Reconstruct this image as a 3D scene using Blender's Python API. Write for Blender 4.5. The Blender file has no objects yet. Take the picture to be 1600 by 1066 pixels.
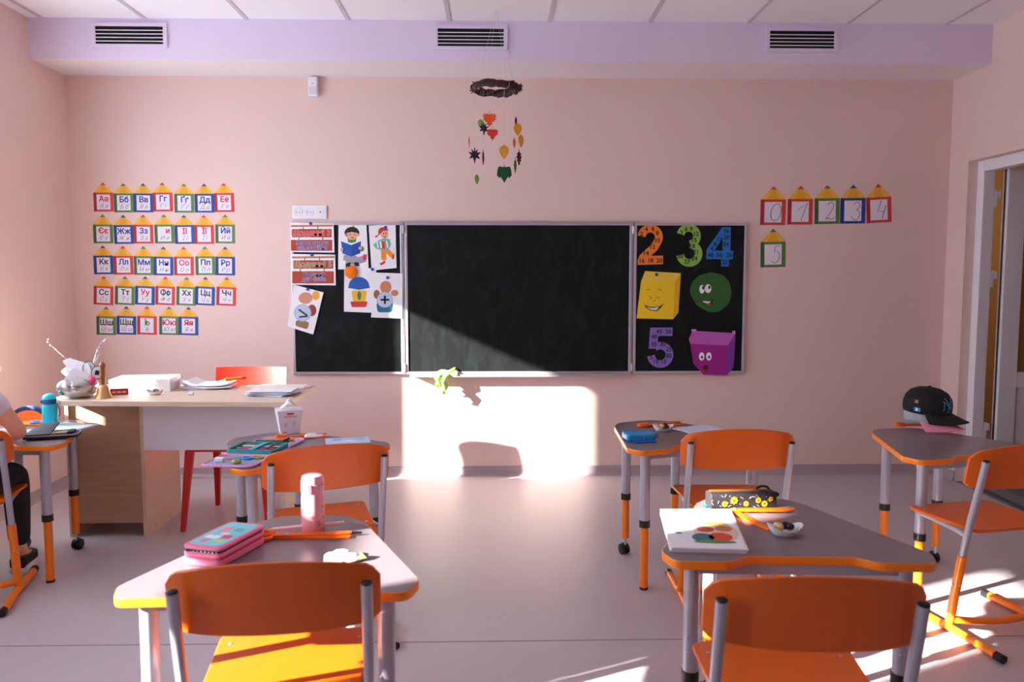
import bpy, math, random
from mathutils import Vector, Matrix, Euler
random.seed(7)
S = bpy.context.scene
COL = S.collection
PI = math.pi

# ------------------------------------------------------------------ camera
CAM_H = 1.345
FPX = 1244.0
YAW = math.atan(28.0 / FPX)
PITCH = math.atan(101.0 / FPX)
cam_d = bpy.data.cameras.new('camera')
cam = bpy.data.objects.new('camera', cam_d)
COL.objects.link(cam)
cam.location = (0, 0, CAM_H)
cam.rotation_euler = (PI / 2 - PITCH, 0, -YAW)
cam_d.sensor_width = 36.0
cam_d.lens = 36.0 * FPX / 1600.0
cam_d.clip_start = 0.05
cam_d.dof.use_dof = True
cam_d.dof.focus_distance = 4.2
cam_d.dof.aperture_fstop = 4.5
S.camera = cam

# ------------------------------------------------------------------ world, sun, exposure
S.view_settings.view_transform = 'Standard'
S.view_settings.look = 'None'
S.view_settings.gamma = 1.0
S.view_settings.use_curve_mapping = False
S.view_settings.exposure = 1.62
S.cycles.use_denoising = True
S.cycles.max_bounces = 12
S.cycles.diffuse_bounces = 8
S.cycles.sample_clamp_indirect = 6.0
SKY_STRENGTH = 6.4
SUN_STRENGTH = 17.0
SUN_DIR = Vector((1.0, 0.46, -0.45)).normalized()

w = bpy.data.worlds.new('world')
S.world = w
w.use_nodes = True
bg = w.node_tree.nodes['Background']
bg.inputs['Color'].default_value = (0.76, 0.86, 1.0, 1)
bg.inputs['Strength'].default_value = SKY_STRENGTH

sun_d = bpy.data.lights.new('sun', 'SUN')
sun_d.energy = SUN_STRENGTH
sun_d.angle = math.radians(0.9)
sun_d.color = (1.0, 0.95, 0.87)
sun = bpy.data.objects.new('sun', sun_d)
COL.objects.link(sun)
sun.location = (-8, -3, 6)
sun.rotation_euler = SUN_DIR.to_track_quat('-Z', 'Y').to_euler()

# ------------------------------------------------------------------ pixel -> place (reading measurements off the photo)
_fw = Vector((math.sin(YAW) * math.cos(PITCH), math.cos(YAW) * math.cos(PITCH), -math.sin(PITCH)))
_rt = Vector((math.cos(YAW), -math.sin(YAW), 0))
_up = _rt.cross(_fw)
_C = Vector((0, 0, CAM_H))
def ray(u, v): return _fw + _rt * ((u - 800) / FPX) - _up * ((v - 533) / FPX)
def pz(u, v, z):
    r = ray(u, v); return _C + r * ((z - CAM_H) / r.z)
def py(u, v, y):
    r = ray(u, v); return _C + r * (y / r.y)

# ------------------------------------------------------------------ materials
MATS = {}
def lin(c):
    c = c / 255.0
    return c / 12.92 if c <= 0.04045 else ((c + 0.055) / 1.055) ** 2.4
def mat(name, rgb, rough=0.5, metal=0.0, var=0.0, scale=8.0, bump=0.0, bscale=200.0, spec=0.5, alpha=None, trans=0.0):
    if name in MATS: return MATS[name]
    m = bpy.data.materials.new(name); m.use_nodes = True
    nt = m.node_tree; b = nt.nodes['Principled BSDF']
    col = tuple(lin(c) for c in rgb) + (1,)
    b.inputs['Base Color'].default_value = col
    b.inputs['Roughness'].default_value = rough
    b.inputs['Metallic'].default_value = metal
    b.inputs['Specular IOR Level'].default_value = spec
    if trans: b.inputs['Transmission Weight'].default_value = trans
    tc = nt.nodes.new('ShaderNodeTexCoord')
    if var > 0:
        n = nt.nodes.new('ShaderNodeTexNoise'); n.inputs['Scale'].default_value = scale; n.inputs['Detail'].default_value = 4
        nt.links.new(tc.outputs['Object'], n.inputs['Vector'])
        mx = nt.nodes.new('ShaderNodeMix'); mx.data_type = 'RGBA'
        mx.inputs[6].default_value = tuple(min(1, c * (1 - var)) for c in col[:3]) + (1,)
        mx.inputs[7].default_value = tuple(min(1, c * (1 + var)) for c in col[:3]) + (1,)
        nt.links.new(n.outputs['Fac'], mx.inputs[0])
        nt.links.new(mx.outputs[2], b.inputs['Base Color'])
    if bump > 0:
        n2 = nt.nodes.new('ShaderNodeTexNoise'); n2.inputs['Scale'].default_value = bscale; n2.inputs['Detail'].default_value = 3
        nt.links.new(tc.outputs['Object'], n2.inputs['Vector'])
        bp = nt.nodes.new('ShaderNodeBump'); bp.inputs['Strength'].default_value = bump; bp.inputs['Distance'].default_value = 0.002
        nt.links.new(n2.outputs['Fac'], bp.inputs['Height'])
        nt.links.new(bp.outputs['Normal'], b.inputs['Normal'])
    MATS[name] = m
    return m

def wood(name, a, b_, rough=0.45, sc=(1.5, 18, 18)):
    if name in MATS: return MATS[name]
    m = bpy.data.materials.new(name); m.use_nodes = True
    nt = m.node_tree; b = nt.nodes['Principled BSDF']; b.inputs['Roughness'].default_value = rough
    tc = nt.nodes.new('ShaderNodeTexCoord'); mp = nt.nodes.new('ShaderNodeMapping'); mp.inputs['Scale'].default_value = sc
    n = nt.nodes.new('ShaderNodeTexNoise'); n.inputs['Scale'].default_value = 3; n.inputs['Detail'].default_value = 6
    n.inputs['Distortion'].default_value = 0.6
    cr = nt.nodes.new('ShaderNodeValToRGB')
    cr.color_ramp.elements[0].position = 0.3; cr.color_ramp.elements[1].position = 0.7
    cr.color_ramp.elements[0].color = tuple(lin(c) for c in a) + (1,); cr.color_ramp.elements[1].color = tuple(lin(c) for c in b_) + (1,)
    nt.links.new(tc.outputs['Object'], mp.inputs[0]); nt.links.new(mp.outputs[0], n.inputs['Vector'])
    nt.links.new(n.outputs['Fac'], cr.inputs[0]); nt.links.new(cr.outputs[0], b.inputs['Base Color'])
    MATS[name] = m
    return m

def glass_mat(name, tint=(1, 1, 1), refl=0.06):
    m = bpy.data.materials.new(name); m.use_nodes = True
    nt = m.node_tree; nt.nodes.remove(nt.nodes['Principled BSDF'])
    t = nt.nodes.new('ShaderNodeBsdfTransparent'); t.inputs[0].default_value = tuple(tint) + (1,)
    g = nt.nodes.new('ShaderNodeBsdfGlossy'); g.inputs['Roughness'].default_value = 0.03
    mx = nt.nodes.new('ShaderNodeMixShader'); mx.inputs[0].default_value = refl
    nt.links.new(t.outputs[0], mx.inputs[1]); nt.links.new(g.outputs[0], mx.inputs[2])
    nt.links.new(mx.outputs[0], nt.nodes['Material Output'].inputs[0])
    MATS[name] = m
    return m

M_wall = mat('peach wall paint', (230, 204, 196), 0.75, var=0.02, scale=1.2, bump=0.12, bscale=260)
M_white = mat('white paint', (238, 234, 238), 0.7, var=0.01, scale=2)
M_sky_tint = mat('white paint tinted by sky', (226, 214, 236), 0.7, var=0.01, scale=2)  # white paint with lilac sky light mixed into the colour
M_tile = mat('ceiling tile', (246, 244, 247), 0.85, bump=0.4, bscale=420)
M_pvc = mat('white pvc', (236, 236, 242), 0.3)
M_alu = mat('aluminium frame', (200, 195, 205), 0.35, 0.6)
M_steel = mat('silver painted steel', (176, 176, 190), 0.32, 0.25)
M_orange = mat('orange lacquered plywood', (228, 103, 18), 0.33, var=0.05, scale=14)
M_orange_m = mat('orange painted steel', (245, 130, 25), 0.3)
M_edge = mat('orange edge band', (246, 138, 35), 0.35)
M_lam = mat('grey brown laminate', (124, 112, 118), 0.30, var=0.03, scale=60, bump=0.05, bscale=500)
M_black = mat('black plastic', (18, 18, 20), 0.4)
M_paper = mat('white paper', (240, 240, 245), 0.7)
M_red = mat('red plastic', (205, 40, 28), 0.35)

def floor_mat():
    m = bpy.data.materials.new('vinyl floor'); m.use_nodes = True
    nt = m.node_tree; b = nt.nodes['Principled BSDF']
    b.inputs['Roughness'].default_value = 0.42
    tc = nt.nodes.new('ShaderNodeTexCoord')
    mp = nt.nodes.new('ShaderNodeMapping'); mp.inputs['Scale'].default_value = (30, 90, 1)
    n = nt.nodes.new('ShaderNodeTexNoise'); n.inputs['Scale'].default_value = 4; n.inputs['Detail'].default_value = 6
    nt.links.new(tc.outputs['Object'], mp.inputs[0]); nt.links.new(mp.outputs[0], n.inputs['Vector'])
    cr = nt.nodes.new('ShaderNodeValToRGB')
    cr.color_ramp.elements[0].color = tuple(lin(c) for c in (180, 171, 176)) + (1,)
    cr.color_ramp.elements[1].color = tuple(lin(c) for c in (200, 192, 197)) + (1,)
    nt.links.new(n.outputs['Fac'], cr.inputs[0])
    nt.links.new(cr.outputs[0], b.inputs['Base Color'])
    n2 = nt.nodes.new('ShaderNodeTexNoise'); n2.inputs['Scale'].default_value = 35
    nt.links.new(tc.outputs['Object'], n2.inputs['Vector'])
    bp = nt.nodes.new('ShaderNodeBump'); bp.inputs['Strength'].default_value = 0.05; bp.inputs['Distance'].default_value = 0.004
    nt.links.new(n2.outputs['Fac'], bp.inputs['Height']); nt.links.new(bp.outputs[0], b.inputs['Normal'])
    return m
M_floor = floor_mat()

# ------------------------------------------------------------------ mesh helpers
class MB:
    def __init__(s): s.v = []; s.f = []; s.m = []; s.cur = 0
    def add(s, vs, fs):
        o = len(s.v); s.v += [tuple(p) for p in vs]
        for f in fs: s.f.append([i + o for i in f]); s.m.append(s.cur)
        return s
    def box(s, x0, x1, y0, y1, z0, z1, M=None):
        vs = [Vector((x, y, z)) for z in (z0, z1) for y in (y0, y1) for x in (x0, x1)]
        if M is not None: vs = [M @ p for p in vs]
        return s.add(vs, [(0, 2, 3, 1), (4, 5, 7, 6), (0, 1, 5, 4), (2, 6, 7, 3), (0, 4, 6, 2), (1, 3, 7, 5)])
    def prism(s, poly, a0, a1, axis='z', M=None):
        n = len(poly)
        area = sum(poly[i][0] * poly[(i + 1) % n][1] - poly[(i + 1) % n][0] * poly[i][1] for i in range(n))
        if area < 0: poly = poly[::-1]
        if axis == 'z': f = lambda p, a: Vector((p[0], p[1], a))
        elif axis == 'y': f = lambda p, a: Vector((p[0], a, p[1])); 
        else: f = lambda p, a: Vector((a, p[0], p[1]))
        vs = [f(p, a0) for p in poly] + [f(p, a1) for p in poly]
        if M is not None: vs = [M @ p for p in vs]
        flip = (axis == 'y') != (a1 < a0)
        fs = [list(range(n))[::-1], list(range(n, 2 * n))] + [[i, (i + 1) % n, n + (i + 1) % n, n + i] for i in range(n)]
        if flip: fs = [x[::-1] for x in fs]
        return s.add(vs, fs)
    def tube(s, pts, r, n=12, cap=True, closed=False):
        pts = [Vector(p) for p in pts]; k = len(pts)
        rs = r if isinstance(r, (list, tuple)) else [r] * k
        t = []
        for i in range(k):
            a = pts[i - 1] if (i > 0 or closed) else pts[i]; b = pts[(i + 1) % k] if (i < k - 1 or closed) else pts[i]
            d = (b - a); t.append(d.normalized() if d.length > 1e-9 else Vector((0, 0, 1)))
        ref = Vector((0, 0, 1)) if abs(t[0].z) < 0.9 else Vector((1, 0, 0))
        nrm = (ref - t[0] * ref.dot(t[0])).normalized()
        vs = []
        for i in range(k):
            nrm = (nrm - t[i] * nrm.dot(t[i])).normalized(); bi = t[i].cross(nrm)
            for j in range(n):
                a = 2 * PI * j / n
                vs.append(pts[i] + (nrm * math.cos(a) + bi * math.sin(a)) * rs[i])
        fs = []
        for i in range(k if closed else k - 1):
            for j in range(n):
                i2 = (i + 1) % k
                fs.append([i * n + j, i * n + (j + 1) % n, i2 * n + (j + 1) % n, i2 * n + j])
        if cap and not closed: fs += [list(range(n))[::-1], [(k - 1) * n + j for j in range(n)]]
        return s.add(vs, fs)
    def lathe(s, prof, n=24, c=(0, 0, 0), M=None):
        vs = []; fs = []
        for (r, z) in prof:
            for j in range(n):
                a = 2 * PI * j / n; vs.append(Vector((c[0] + max(r, 1e-4) * math.cos(a), c[1] + max(r, 1e-4) * math.sin(a), c[2] + z)))
        for i in range(len(prof) - 1):
            for j in range(n): fs.append([i * n + j, i * n + (j + 1) % n, (i + 1) * n + (j + 1) % n, (i + 1) * n + j])
        fs += [list(range(n))[::-1], [(len(prof) - 1) * n + j for j in range(n)]]
        if M is not None: vs = [M @ p for p in vs]
        return s.add(vs, fs)
    def ball(s, c, rx, ry, rz, nu=16, nv=10, M=None):
        prof = [(math.sin(PI * i / nv), -math.cos(PI * i / nv)) for i in range(nv + 1)]
        S_ = Matrix.Translation(c) @ (M if M is not None else Matrix.Identity(4)) @ Matrix.Diagonal((rx, ry, rz, 1))
        return s.lathe(prof, nu, M=S_)
    def obj(s, name, mats, parent=None, loc=None, rot=None, smooth=False, bevel=0.0, seg=2, angle=35):
        me = bpy.data.meshes.new(name); me.from_pydata(s.v, [], s.f)
        ml = mats if isinstance(mats, (list, tuple)) else [mats]
        for m in ml: me.materials.append(m)
        if len(ml) > 1: me.polygons.foreach_set('material_index', s.m)
        me.update()
        if smooth:
            me.shade_smooth(); me.set_sharp_from_angle(angle=math.radians(angle))
        o = bpy.data.objects.new(name, me); COL.objects.link(o)
        if parent is not None: o.parent = parent
        if loc is not None: o.location = loc
        if rot is not None: o.rotation_euler = rot
        if bevel > 0:
            b = o.modifiers.new('bevel', 'BEVEL'); b.width = bevel; b.segments = seg; b.limit_method = 'ANGLE'; b.angle_limit = math.radians(40)
        return o
def empty(name, loc=(0, 0, 0), rz=0.0):
    o = bpy.data.objects.new(name, None); COL.objects.link(o); o.location = loc; o.rotation_euler = (0, 0, rz); o.empty_display_size = 0.1
    return o
def tag(o, label=None, cat=None, group=None, kind=None):
    if label: o['label'] = label
    if cat: o['category'] = cat
    if group: o['group'] = group
    if kind: o['kind'] = kind
    return o
def copy_tree(o, parent=None):
    c = o.copy(); COL.objects.link(c)
    if parent is not None: c.parent = parent
    for ch in list(o.children): copy_tree(ch, c)
    return c
def struct(o, label=None): return tag(o, label, None, None, 'structure')

def arc(cx, cy, r, a0, a1, n=8, ry=None):
    ry = r if ry is None else ry
    return [(cx + r * math.cos(math.radians(a0 + (a1 - a0) * i / n)), cy + ry * math.sin(math.radians(a0 + (a1 - a0) * i / n))) for i in range(n + 1)]
def ell(cx, cy, rx, ry=None, n=20, rot=0.0):
    ry = rx if ry is None else ry; c, s_ = math.cos(rot), math.sin(rot)
    return [(cx + rx * math.cos(t) * c - ry * math.sin(t) * s_, cy + rx * math.cos(t) * s_ + ry * math.sin(t) * c) for t in (2 * PI * i / n for i in range(n))]
def round_poly(pts, n=6):
    """pts: (x, y, radius)"""
    out = []; k = len(pts)
    for i in range(k):
        p = Vector(pts[i][:2]); a = Vector(pts[i - 1][:2]); b = Vector(pts[(i + 1) % k][:2]); r = pts[i][2]
        if r <= 0: out.append(tuple(p)); continue
        da = (a - p).normalized(); db = (b - p).normalized(); ang = math.acos(max(-1, min(1, da.dot(db))))
        d = min(r / math.tan(ang / 2), (a - p).length * 0.49, (b - p).length * 0.49)
        p0 = p + da * d; p1 = p + db * d
        for j in range(n + 1):
            t = j / n; q = p0 * (1 - t) ** 2 + p * 2 * t * (1 - t) + p1 * t * t
            out.append((q.x, q.y))
    return out
def bez(p0, p1, p2, p3, n=8):
    p0, p1, p2, p3 = map(Vector, (p0, p1, p2, p3))
    return [p0 * (1 - t) ** 3 + p1 * 3 * t * (1 - t) ** 2 + p2 * 3 * t * t * (1 - t) + p3 * t ** 3 for t in (i / n for i in range(n + 1))]
def stroke(pts, wd):
    """2-D polyline -> thick outline polygon"""
    pts = [Vector(p) for p in pts]; L = []; R_ = []
    for i, p in enumerate(pts):
        a = pts[max(0, i - 1)]; b = pts[min(len(pts) - 1, i + 1)]
        d = (b - a).normalized(); nn = Vector((-d.y, d.x)) * wd / 2
        L.append(tuple(p + nn)); R_.append(tuple(p - nn))
    return L + R_[::-1]
def strip(mb, pts, wd, y0, y1):
    """thick polyline as quads, in the XZ plane"""
    pts = [Vector(p) for p in pts]
    n = len(pts); L = []; R_ = []
    for i, p in enumerate(pts):
        a = pts[max(0, i - 1)]; b = pts[min(n - 1, i + 1)]
        d = (b - a).normalized(); nn = Vector((-d.y, d.x)) * wd / 2
        L.append(p + nn); R_.append(p - nn)
    vs = []
    for q in (L, R_):
        for p in q: vs.append((p.x, y0, p.y))
    for q in (L, R_):
        for p in q: vs.append((p.x, y1, p.y))
    fs = []
    for i in range(n - 1):
        fs.append([i, i + 1, n + i + 1, n + i]); fs.append([2 * n + i, 3 * n + i, 3 * n + i + 1, 2 * n + i + 1])
        fs.append([i, 2 * n + i, 2 * n + i + 1, i + 1]); fs.append([n + i, n + i + 1, 3 * n + i + 1, 3 * n + i])
    fs += [[0, n, 3 * n, 2 * n], [n - 1, 3 * n - 1, 4 * n - 1, 2 * n - 1]]
    mb.add(vs, fs)

_txt = {}
def text_mesh(s, size, thick=0.0, shear=0.0, ext=0.0004):
    key = (s, size, thick, shear)
    if key in _txt: return _txt[key]
    cu = bpy.data.curves.new('lettering', 'FONT'); cu.body = s; cu.size = size; cu.align_x = 'CENTER'; cu.align_y = 'CENTER'
    cu.extrude = ext; cu.shear = shear; cu.resolution_u = 4
    o = bpy.data.objects.new('lettering', cu); COL.objects.link(o)
    dg = bpy.context.evaluated_depsgraph_get()
    me = bpy.data.meshes.new_from_object(o.evaluated_get(dg))
    bpy.data.objects.remove(o); bpy.data.curves.remove(cu)
    if thick > 0:
        # a bolder face: the outline repeated a hair to each side
        vs0 = [tuple(v.co) for v in me.vertices]; fs0 = [list(f.vertices) for f in me.polygons]; nv = len(vs0); vs = []; fs = []
        for q, (dx, dy) in enumerate(((0, 0), (1, 0), (-1, 0), (0, 1), (0, -1), (.7, .7), (-.7, .7), (.7, -.7), (-.7, -.7))):
            vs += [(x + dx * thick, y + dy * thick, z + q * 0.00002) for (x, y, z) in vs0]; fs += [[i + q * nv for i in f] for f in fs0]
        me = bpy.data.meshes.new('lettering'); me.from_pydata(vs, [], fs); me.update()
    me.materials.clear()
    _txt[key] = me
    return me
def text_obj(s, size, m, parent, loc, rot=(PI / 2, 0, 0), thick=0.0, shear=0.0, name='lettering'):
    me = text_mesh(s, size, thick, shear).copy(); me.materials.append(m)
    o = bpy.data.objects.new(name, me); COL.objects.link(o); o.parent = parent; o.location = loc; o.rotation_euler = rot
    return o

# ================================================================== ROOM
XL, XR, YB, YF = -2.75, 3.03, 5.30, -2.70
ZC = 2.865
HEAD = 2.12
# floor: two vinyl sheets with a welded seam
fl = MB().box(XL - 0.15, XR + 0.0, YF, YB, -0.08, 0.0).obj('floor', M_floor)
struct(fl, 'light grey vinyl floor')
seam = MB().box(XL, XR, 2.842, 2.848, -0.001, 0.0006).obj('weld_seam', mat('seam', (140, 126, 130), 0.6), fl)
for o in (seam,): o['label'] = 'thin dark weld line across the vinyl'

struct(MB().box(XL - 0.15, XR + 0.12, YB, YB + 0.12, -0.08, ZC + 0.1).obj('wall_back', M_wall), 'peach wall behind the chalkboard')
struct(MB().box(XL - 0.15, XR + 0.12, YF - 0.12, YF, -0.08, ZC + 0.1).obj('wall_front', wood('bounce cutting wood', (150, 116, 90), (166, 130, 100))), 'unseen wall behind the camera, dark wood added to cut bounce light')  # unseen wall given brown wood to weaken bounce onto the chair backs
# left wall with window openings (outside the frame; daylight enters here)
T = 0.10
WIN = [(3.72, 4.31, None, HEAD), (0.66, 1.185, (1.53, 1.675), 2.28), (1.55, 3.25, 'blind', 2.28)]  # the window with the blind is unseen, added for soft side light
SILL = 0.86
wl = MB()
edges = sorted(WIN); ycur = YF
for (a, b, _, hd_) in edges:
    a2, b2, h2 = a - 0.05, b, hd_ + 0.045
    wl.box(XL - T, XL, ycur, a2, 0, ZC + 0.1)
    wl.box(XL - T, XL, a2, b2, 0, SILL); wl.box(XL - T, XL, a2, b2, h2, ZC + 0.1); ycur = b2
wl.box(XL - T, XL, ycur, YB, 0, ZC + 0.1)
struct(wl.obj('wall_left', M_wall), 'peach wall with the windows')
M_glass = glass_mat('window glass')
M_fill_blind = bpy.data.materials.new('white fill light cloth'); M_fill_blind.use_nodes = True
_nt = M_fill_blind.node_tree; _nt.nodes.remove(_nt.nodes['Principled BSDF'])
_d = _nt.nodes.new('ShaderNodeBsdfDiffuse'); _d.inputs[0].default_value = (0.85, 0.85, 0.86, 1)
_t = _nt.nodes.new('ShaderNodeBsdfTranslucent'); _t.inputs[0].default_value = (0.85, 0.86, 0.9, 1)
_m = _nt.nodes.new('ShaderNodeMixShader'); _m.inputs[0].default_value = 0.28
_nt.links.new(_d.outputs[0], _m.inputs[1]); _nt.links.new(_t.outputs[0], _m.inputs[2]); _nt.links.new(_m.outputs[0], _nt.nodes['Material Output'].inputs[0])
for i, (a, b, tr, hd_) in enumerate(WIN):
    a2, b2, h2 = a - 0.05, b, hd_ + 0.045
    o = empty('window_%d' % (i + 1), (XL, (a2 + b2) / 2, SILL)); struct(o, 'unseen white framed window in the side wall')
    hw = (b2 - a2) / 2; hh = h2 - SILL
    f = MB(); fx0, fx1 = -T + 0.005, -T + 0.05
    f.box(fx0, fx1, -hw, -hw + 0.03, 0, hh); f.box(fx0, fx1, hw - 0.03, hw, 0, hh); f.box(fx0, fx1, -hw, hw, 0, 0.03); f.box(fx0, fx1, -hw, hw, hh - 0.03, hh)
    f.obj('window_frame', M_pvc, o)
    if tr == 'blind':
        MB().box(-0.03, -0.028, -hw, hw, 0.01, hh).obj('fill_blind', M_fill_blind, o)  # added translucent sheet that turns sun into fill light
        MB().tube([(-0.029, -hw, 0.012), (-0.029, hw, 0.012)], 0.008, 8).obj('fill_blind_bar', M_pvc, o)
    elif tr: MB().box(fx0, fx1, -hw + 0.03, hw - 0.03, tr[0] - SILL + 0.035, tr[1] - SILL + 0.035).obj('transom', M_pvc, o)
    MB().box(-T + 0.022, -T + 0.028, -hw + 0.03, hw - 0.03, 0.03, hh - 0.03).obj('pane', M_glass, o)
    MB().box(0.0, 0.08, -hw - 0.04, hw + 0.04, -0.03, 0.0).obj('window_sill', M_pvc, o)
    ld = bpy.data.lights.new('sky_portal', 'AREA'); ld.shape = 'RECTANGLE'; ld.size = hh; ld.size_y = 2 * hw; ld.cycles.is_portal = True
    lo = bpy.data.objects.new('sky_portal', ld); COL.objects.link(lo); lo.location = (XL - T - 0.02, (a2 + b2) / 2, SILL + hh / 2); lo.rotation_euler = (0, -PI / 2, 0)

# right wall with the doorway
DY0, DY1, DZ = 4.02, 5.09, 2.075
TR = 0.16
wr = MB()
wr.box(XR, XR + TR, YF, DY0, 0, ZC + 0.1); wr.box(XR, XR + TR, DY1, YB, 0, ZC + 0.1); wr.box(XR, XR + TR, DY0, DY1, DZ, ZC + 0.1)
struct(wr.obj('wall_right', M_wall), 'peach wall with the doorway')
# door frame and leaf
d = empty('door_1', (XR + 0.06, DY1, 0)); struct(d, 'white door with a glass upper panel standing open to the corridor')
fr = MB(); fw_ = 0.07
wdt = DY1 - DY0
fr.box(0, 0.075, -fw_, 0, 0, DZ); fr.box(0, 0.075, -wdt, -wdt + fw_, 0, DZ); fr.box(0, 0.075, -wdt + fw_, -fw_, DZ - fw_, DZ)
fr.obj('door_frame', M_pvc, d, bevel=0.004)
MB().box(-0.01, 0.10, -wdt + fw_, -fw_, 0, 0.018).obj('threshold', mat('threshold metal', (150, 150, 158), 0.3, 0.8), d, bevel=0.004)
LX0, LX1, LY = 0.155, 0.97, -0.02
lf = MB()
Z0, Z1 = 0.02, 2.03
st = 0.115
lf.box(LX0, LX0 + st, LY - 0.06, LY, Z0, Z1); lf.box(LX1 - st, LX1, LY - 0.06, LY, Z0, Z1)
for (a, b) in ((Z0, Z0 + 0.12), (0.63, 0.73), (Z1 - 0.13, Z1)): lf.box(LX0 + st, LX1 - st, LY - 0.06, LY, a, b)
leaf = lf.obj('door_leaf', M_pvc, d, bevel=0.003)
MB().box(LX0 + st, LX1 - st, LY - 0.045, LY - 0.015, Z0 + 0.12, 0.63).obj('lower_panel', M_pvc, leaf)
MB().box(LX0 + st, LX1 - st, LY - 0.034, LY - 0.026, 0.73, Z1 - 0.13).obj('glass_pane', mat('frosted door glass', (190, 172, 130), 0.25, trans=0.6), leaf)
MB().box(LX0 - 0.006, LX0, LY - 0.036, LY - 0.026, Z0, Z1).obj('gasket', mat('gasket', (60, 50, 55), 0.6), leaf)
for z in (0.35, 1.33, 1.84):
    h = MB().tube([(0.092, -0.055, z - 0.05), (0.092, -0.055, z + 0.05)], 0.011, 10)
    h.box(0.06, 0.09, -0.071, -0.045, z - 0.055, z + 0.0).box(0.09, 0.118, -0.065, -0.045, z, z + 0.045)
    h.obj('hinge', M_pvc, d, smooth=True)
# corridor beyond the door
M_corr = mat('corridor wall', (196, 160, 112), 0.7, var=0.03, scale=2)
M_cfl = mat('corridor floor', (120, 116, 118), 0.4, var=0.05, scale=20)
struct(MB().box(XR, XR + 2.0, 2.9, 7.2, -0.08, -0.002).obj('floor_corridor', M_cfl), 'grey corridor floor beyond the door')
c = MB(); c.box(XR + 1.9, XR + 2.0, 2.9, 7.2, 0, 2.6); c.box(XR + TR, XR + 1.9, 7.1, 7.2, 0, 2.6); c.box(XR + TR, XR + 1.9, 2.9, 3.0, 0, 2.6); c.box(XR + 0.12, XR + TR, 5.3, 7.2, 0, 2.6)
struct(c.obj('wall_corridor', M_corr), 'tan corridor walls beyond the door')
struct(MB().box(XR + TR, XR + 2.0, 2.9, 7.2, 2.6, 2.7).obj('ceiling_corridor', M_white), 'corridor ceiling beyond the door')
cl = empty('added_corridor_lamp', (XR + 0.9, 6.1, 2.6)); tag(cl, 'unseen flat ceiling lamp added to light the corridor beyond the door', 'lamp')  # added lamp, brightens the corridor seen past the door leaf
MB().lathe([(0.16, -0.05), (0.17, -0.03), (0.17, 0)], 24).obj('lamp_body', M_white, cl, smooth=True)
em = bpy.data.materials.new('added lamp glow'); em.use_nodes = True
em.node_tree.nodes['Principled BSDF'].inputs['Emission Color'].default_value = (1, 0.78, 0.5, 1); em.node_tree.nodes['Principled BSDF'].inputs['Emission Strength'].default_value = 14
MB().lathe([(0.02, -0.075), (0.1, -0.07), (0.15, -0.05)], 24).obj('diffuser', em, cl, smooth=True)

# ceiling: slab, tee bars, tiles
ce = MB().box(XL - 0.15, XR + 0.12, YF - 0.12, YB + 0.12, ZC + 0.02, ZC + 0.1).obj('ceiling', M_white); struct(ce, 'suspended ceiling of white square tiles')
SOF = 4.90
xs = [0.334 + 0.6 * k for k in range(-6, 6)]
tee = MB()
for x in xs:
    if XL < x < XR: tee.box(x - 0.012, x + 0.012, YF, SOF, ZC - 0.001, ZC + 0.02)
ys = [SOF - 0.6 * k for k in range(1, 13)]
for y in ys: tee.box(XL, XR, y - 0.012, y + 0.012, ZC - 0.0005, ZC + 0.02)
tee.obj('ceiling_grid', mat('grid bar', (205, 198, 204), 0.5), ce)
tile_cache = {}
for k in range(len(xs) - 1):
    x0, x1 = max(XL, xs[k] + 0.012), min(XR, xs[k + 1] - 0.012)
    if x1 - x0 < 0.02: continue
    for r in range(5):
        y1_ = SOF - 0.6 * r - (0.012 if r else 0); y0_ = SOF - 0.6 * (r + 1) + 0.012
        key = (round(x1 - x0, 3), round(y1_ - y0_, 3))
        if key not in tile_cache:
            tile_cache[key] = MB().box(0, x1 - x0, 0, y1_ - y0_, 0.004, 0.02).obj('ceiling_tile', M_tile, ce, loc=(x0, y0_, ZC))
        else:
            o = tile_cache[key].copy(); COL.objects.link(o); o.location = (x0, y0_, ZC)
if xs[-1] + 0.012 < XR:
    for r in range(5): MB().box(xs[-1] + 0.012, XR, SOF - 0.6 * (r + 1) + 0.012, SOF - 0.6 * r, ZC + 0.004, ZC + 0.02).obj('ceiling_tile', M_tile, ce)
# soffit over the board wall
so = MB().box(XL, XR, SOF, YB, 2.633, ZC + 0.02); so.m[0] = 1  # underside stays plain white; other faces carry the painted sky tint
struct(so.obj('trim_1', [M_sky_tint, M_white]), 'boxed white soffit above the board wall, lilac sky light in its colour')
ledge = None
# baseboards (coved vinyl upstand)
M_bb = mat('grey vinyl baseboard', (172, 158, 162), 0.3, var=0.04, scale=30)
def bb(name, L, loc, rz):
    prof = [(0, 0), (-0.03, 0), (-0.022, 0.003), (-0.012, 0.012), (-0.006, 0.028), (-0.004, 0.065), (0, 0.067)]
    m = MB(); m.prism([(p[0], p[1]) for p in prof], 0, L, axis='x')
    struct(m.obj(name, M_bb, loc=loc, rot=(0, 0, rz), smooth=True, angle=50), 'grey coved vinyl baseboard')
bb('baseboard_back', XR - XL, (XL, YB, 0), 0)
bb('baseboard_left', YB - YF, (XL, YF, 0), PI / 2)
bb('baseboard_right', YB - DY1 - 0.0, (XR, YB, 0), -PI / 2)
bb('baseboard_right_near', DY0 - YF, (XR, DY0, 0), -PI / 2)

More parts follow.
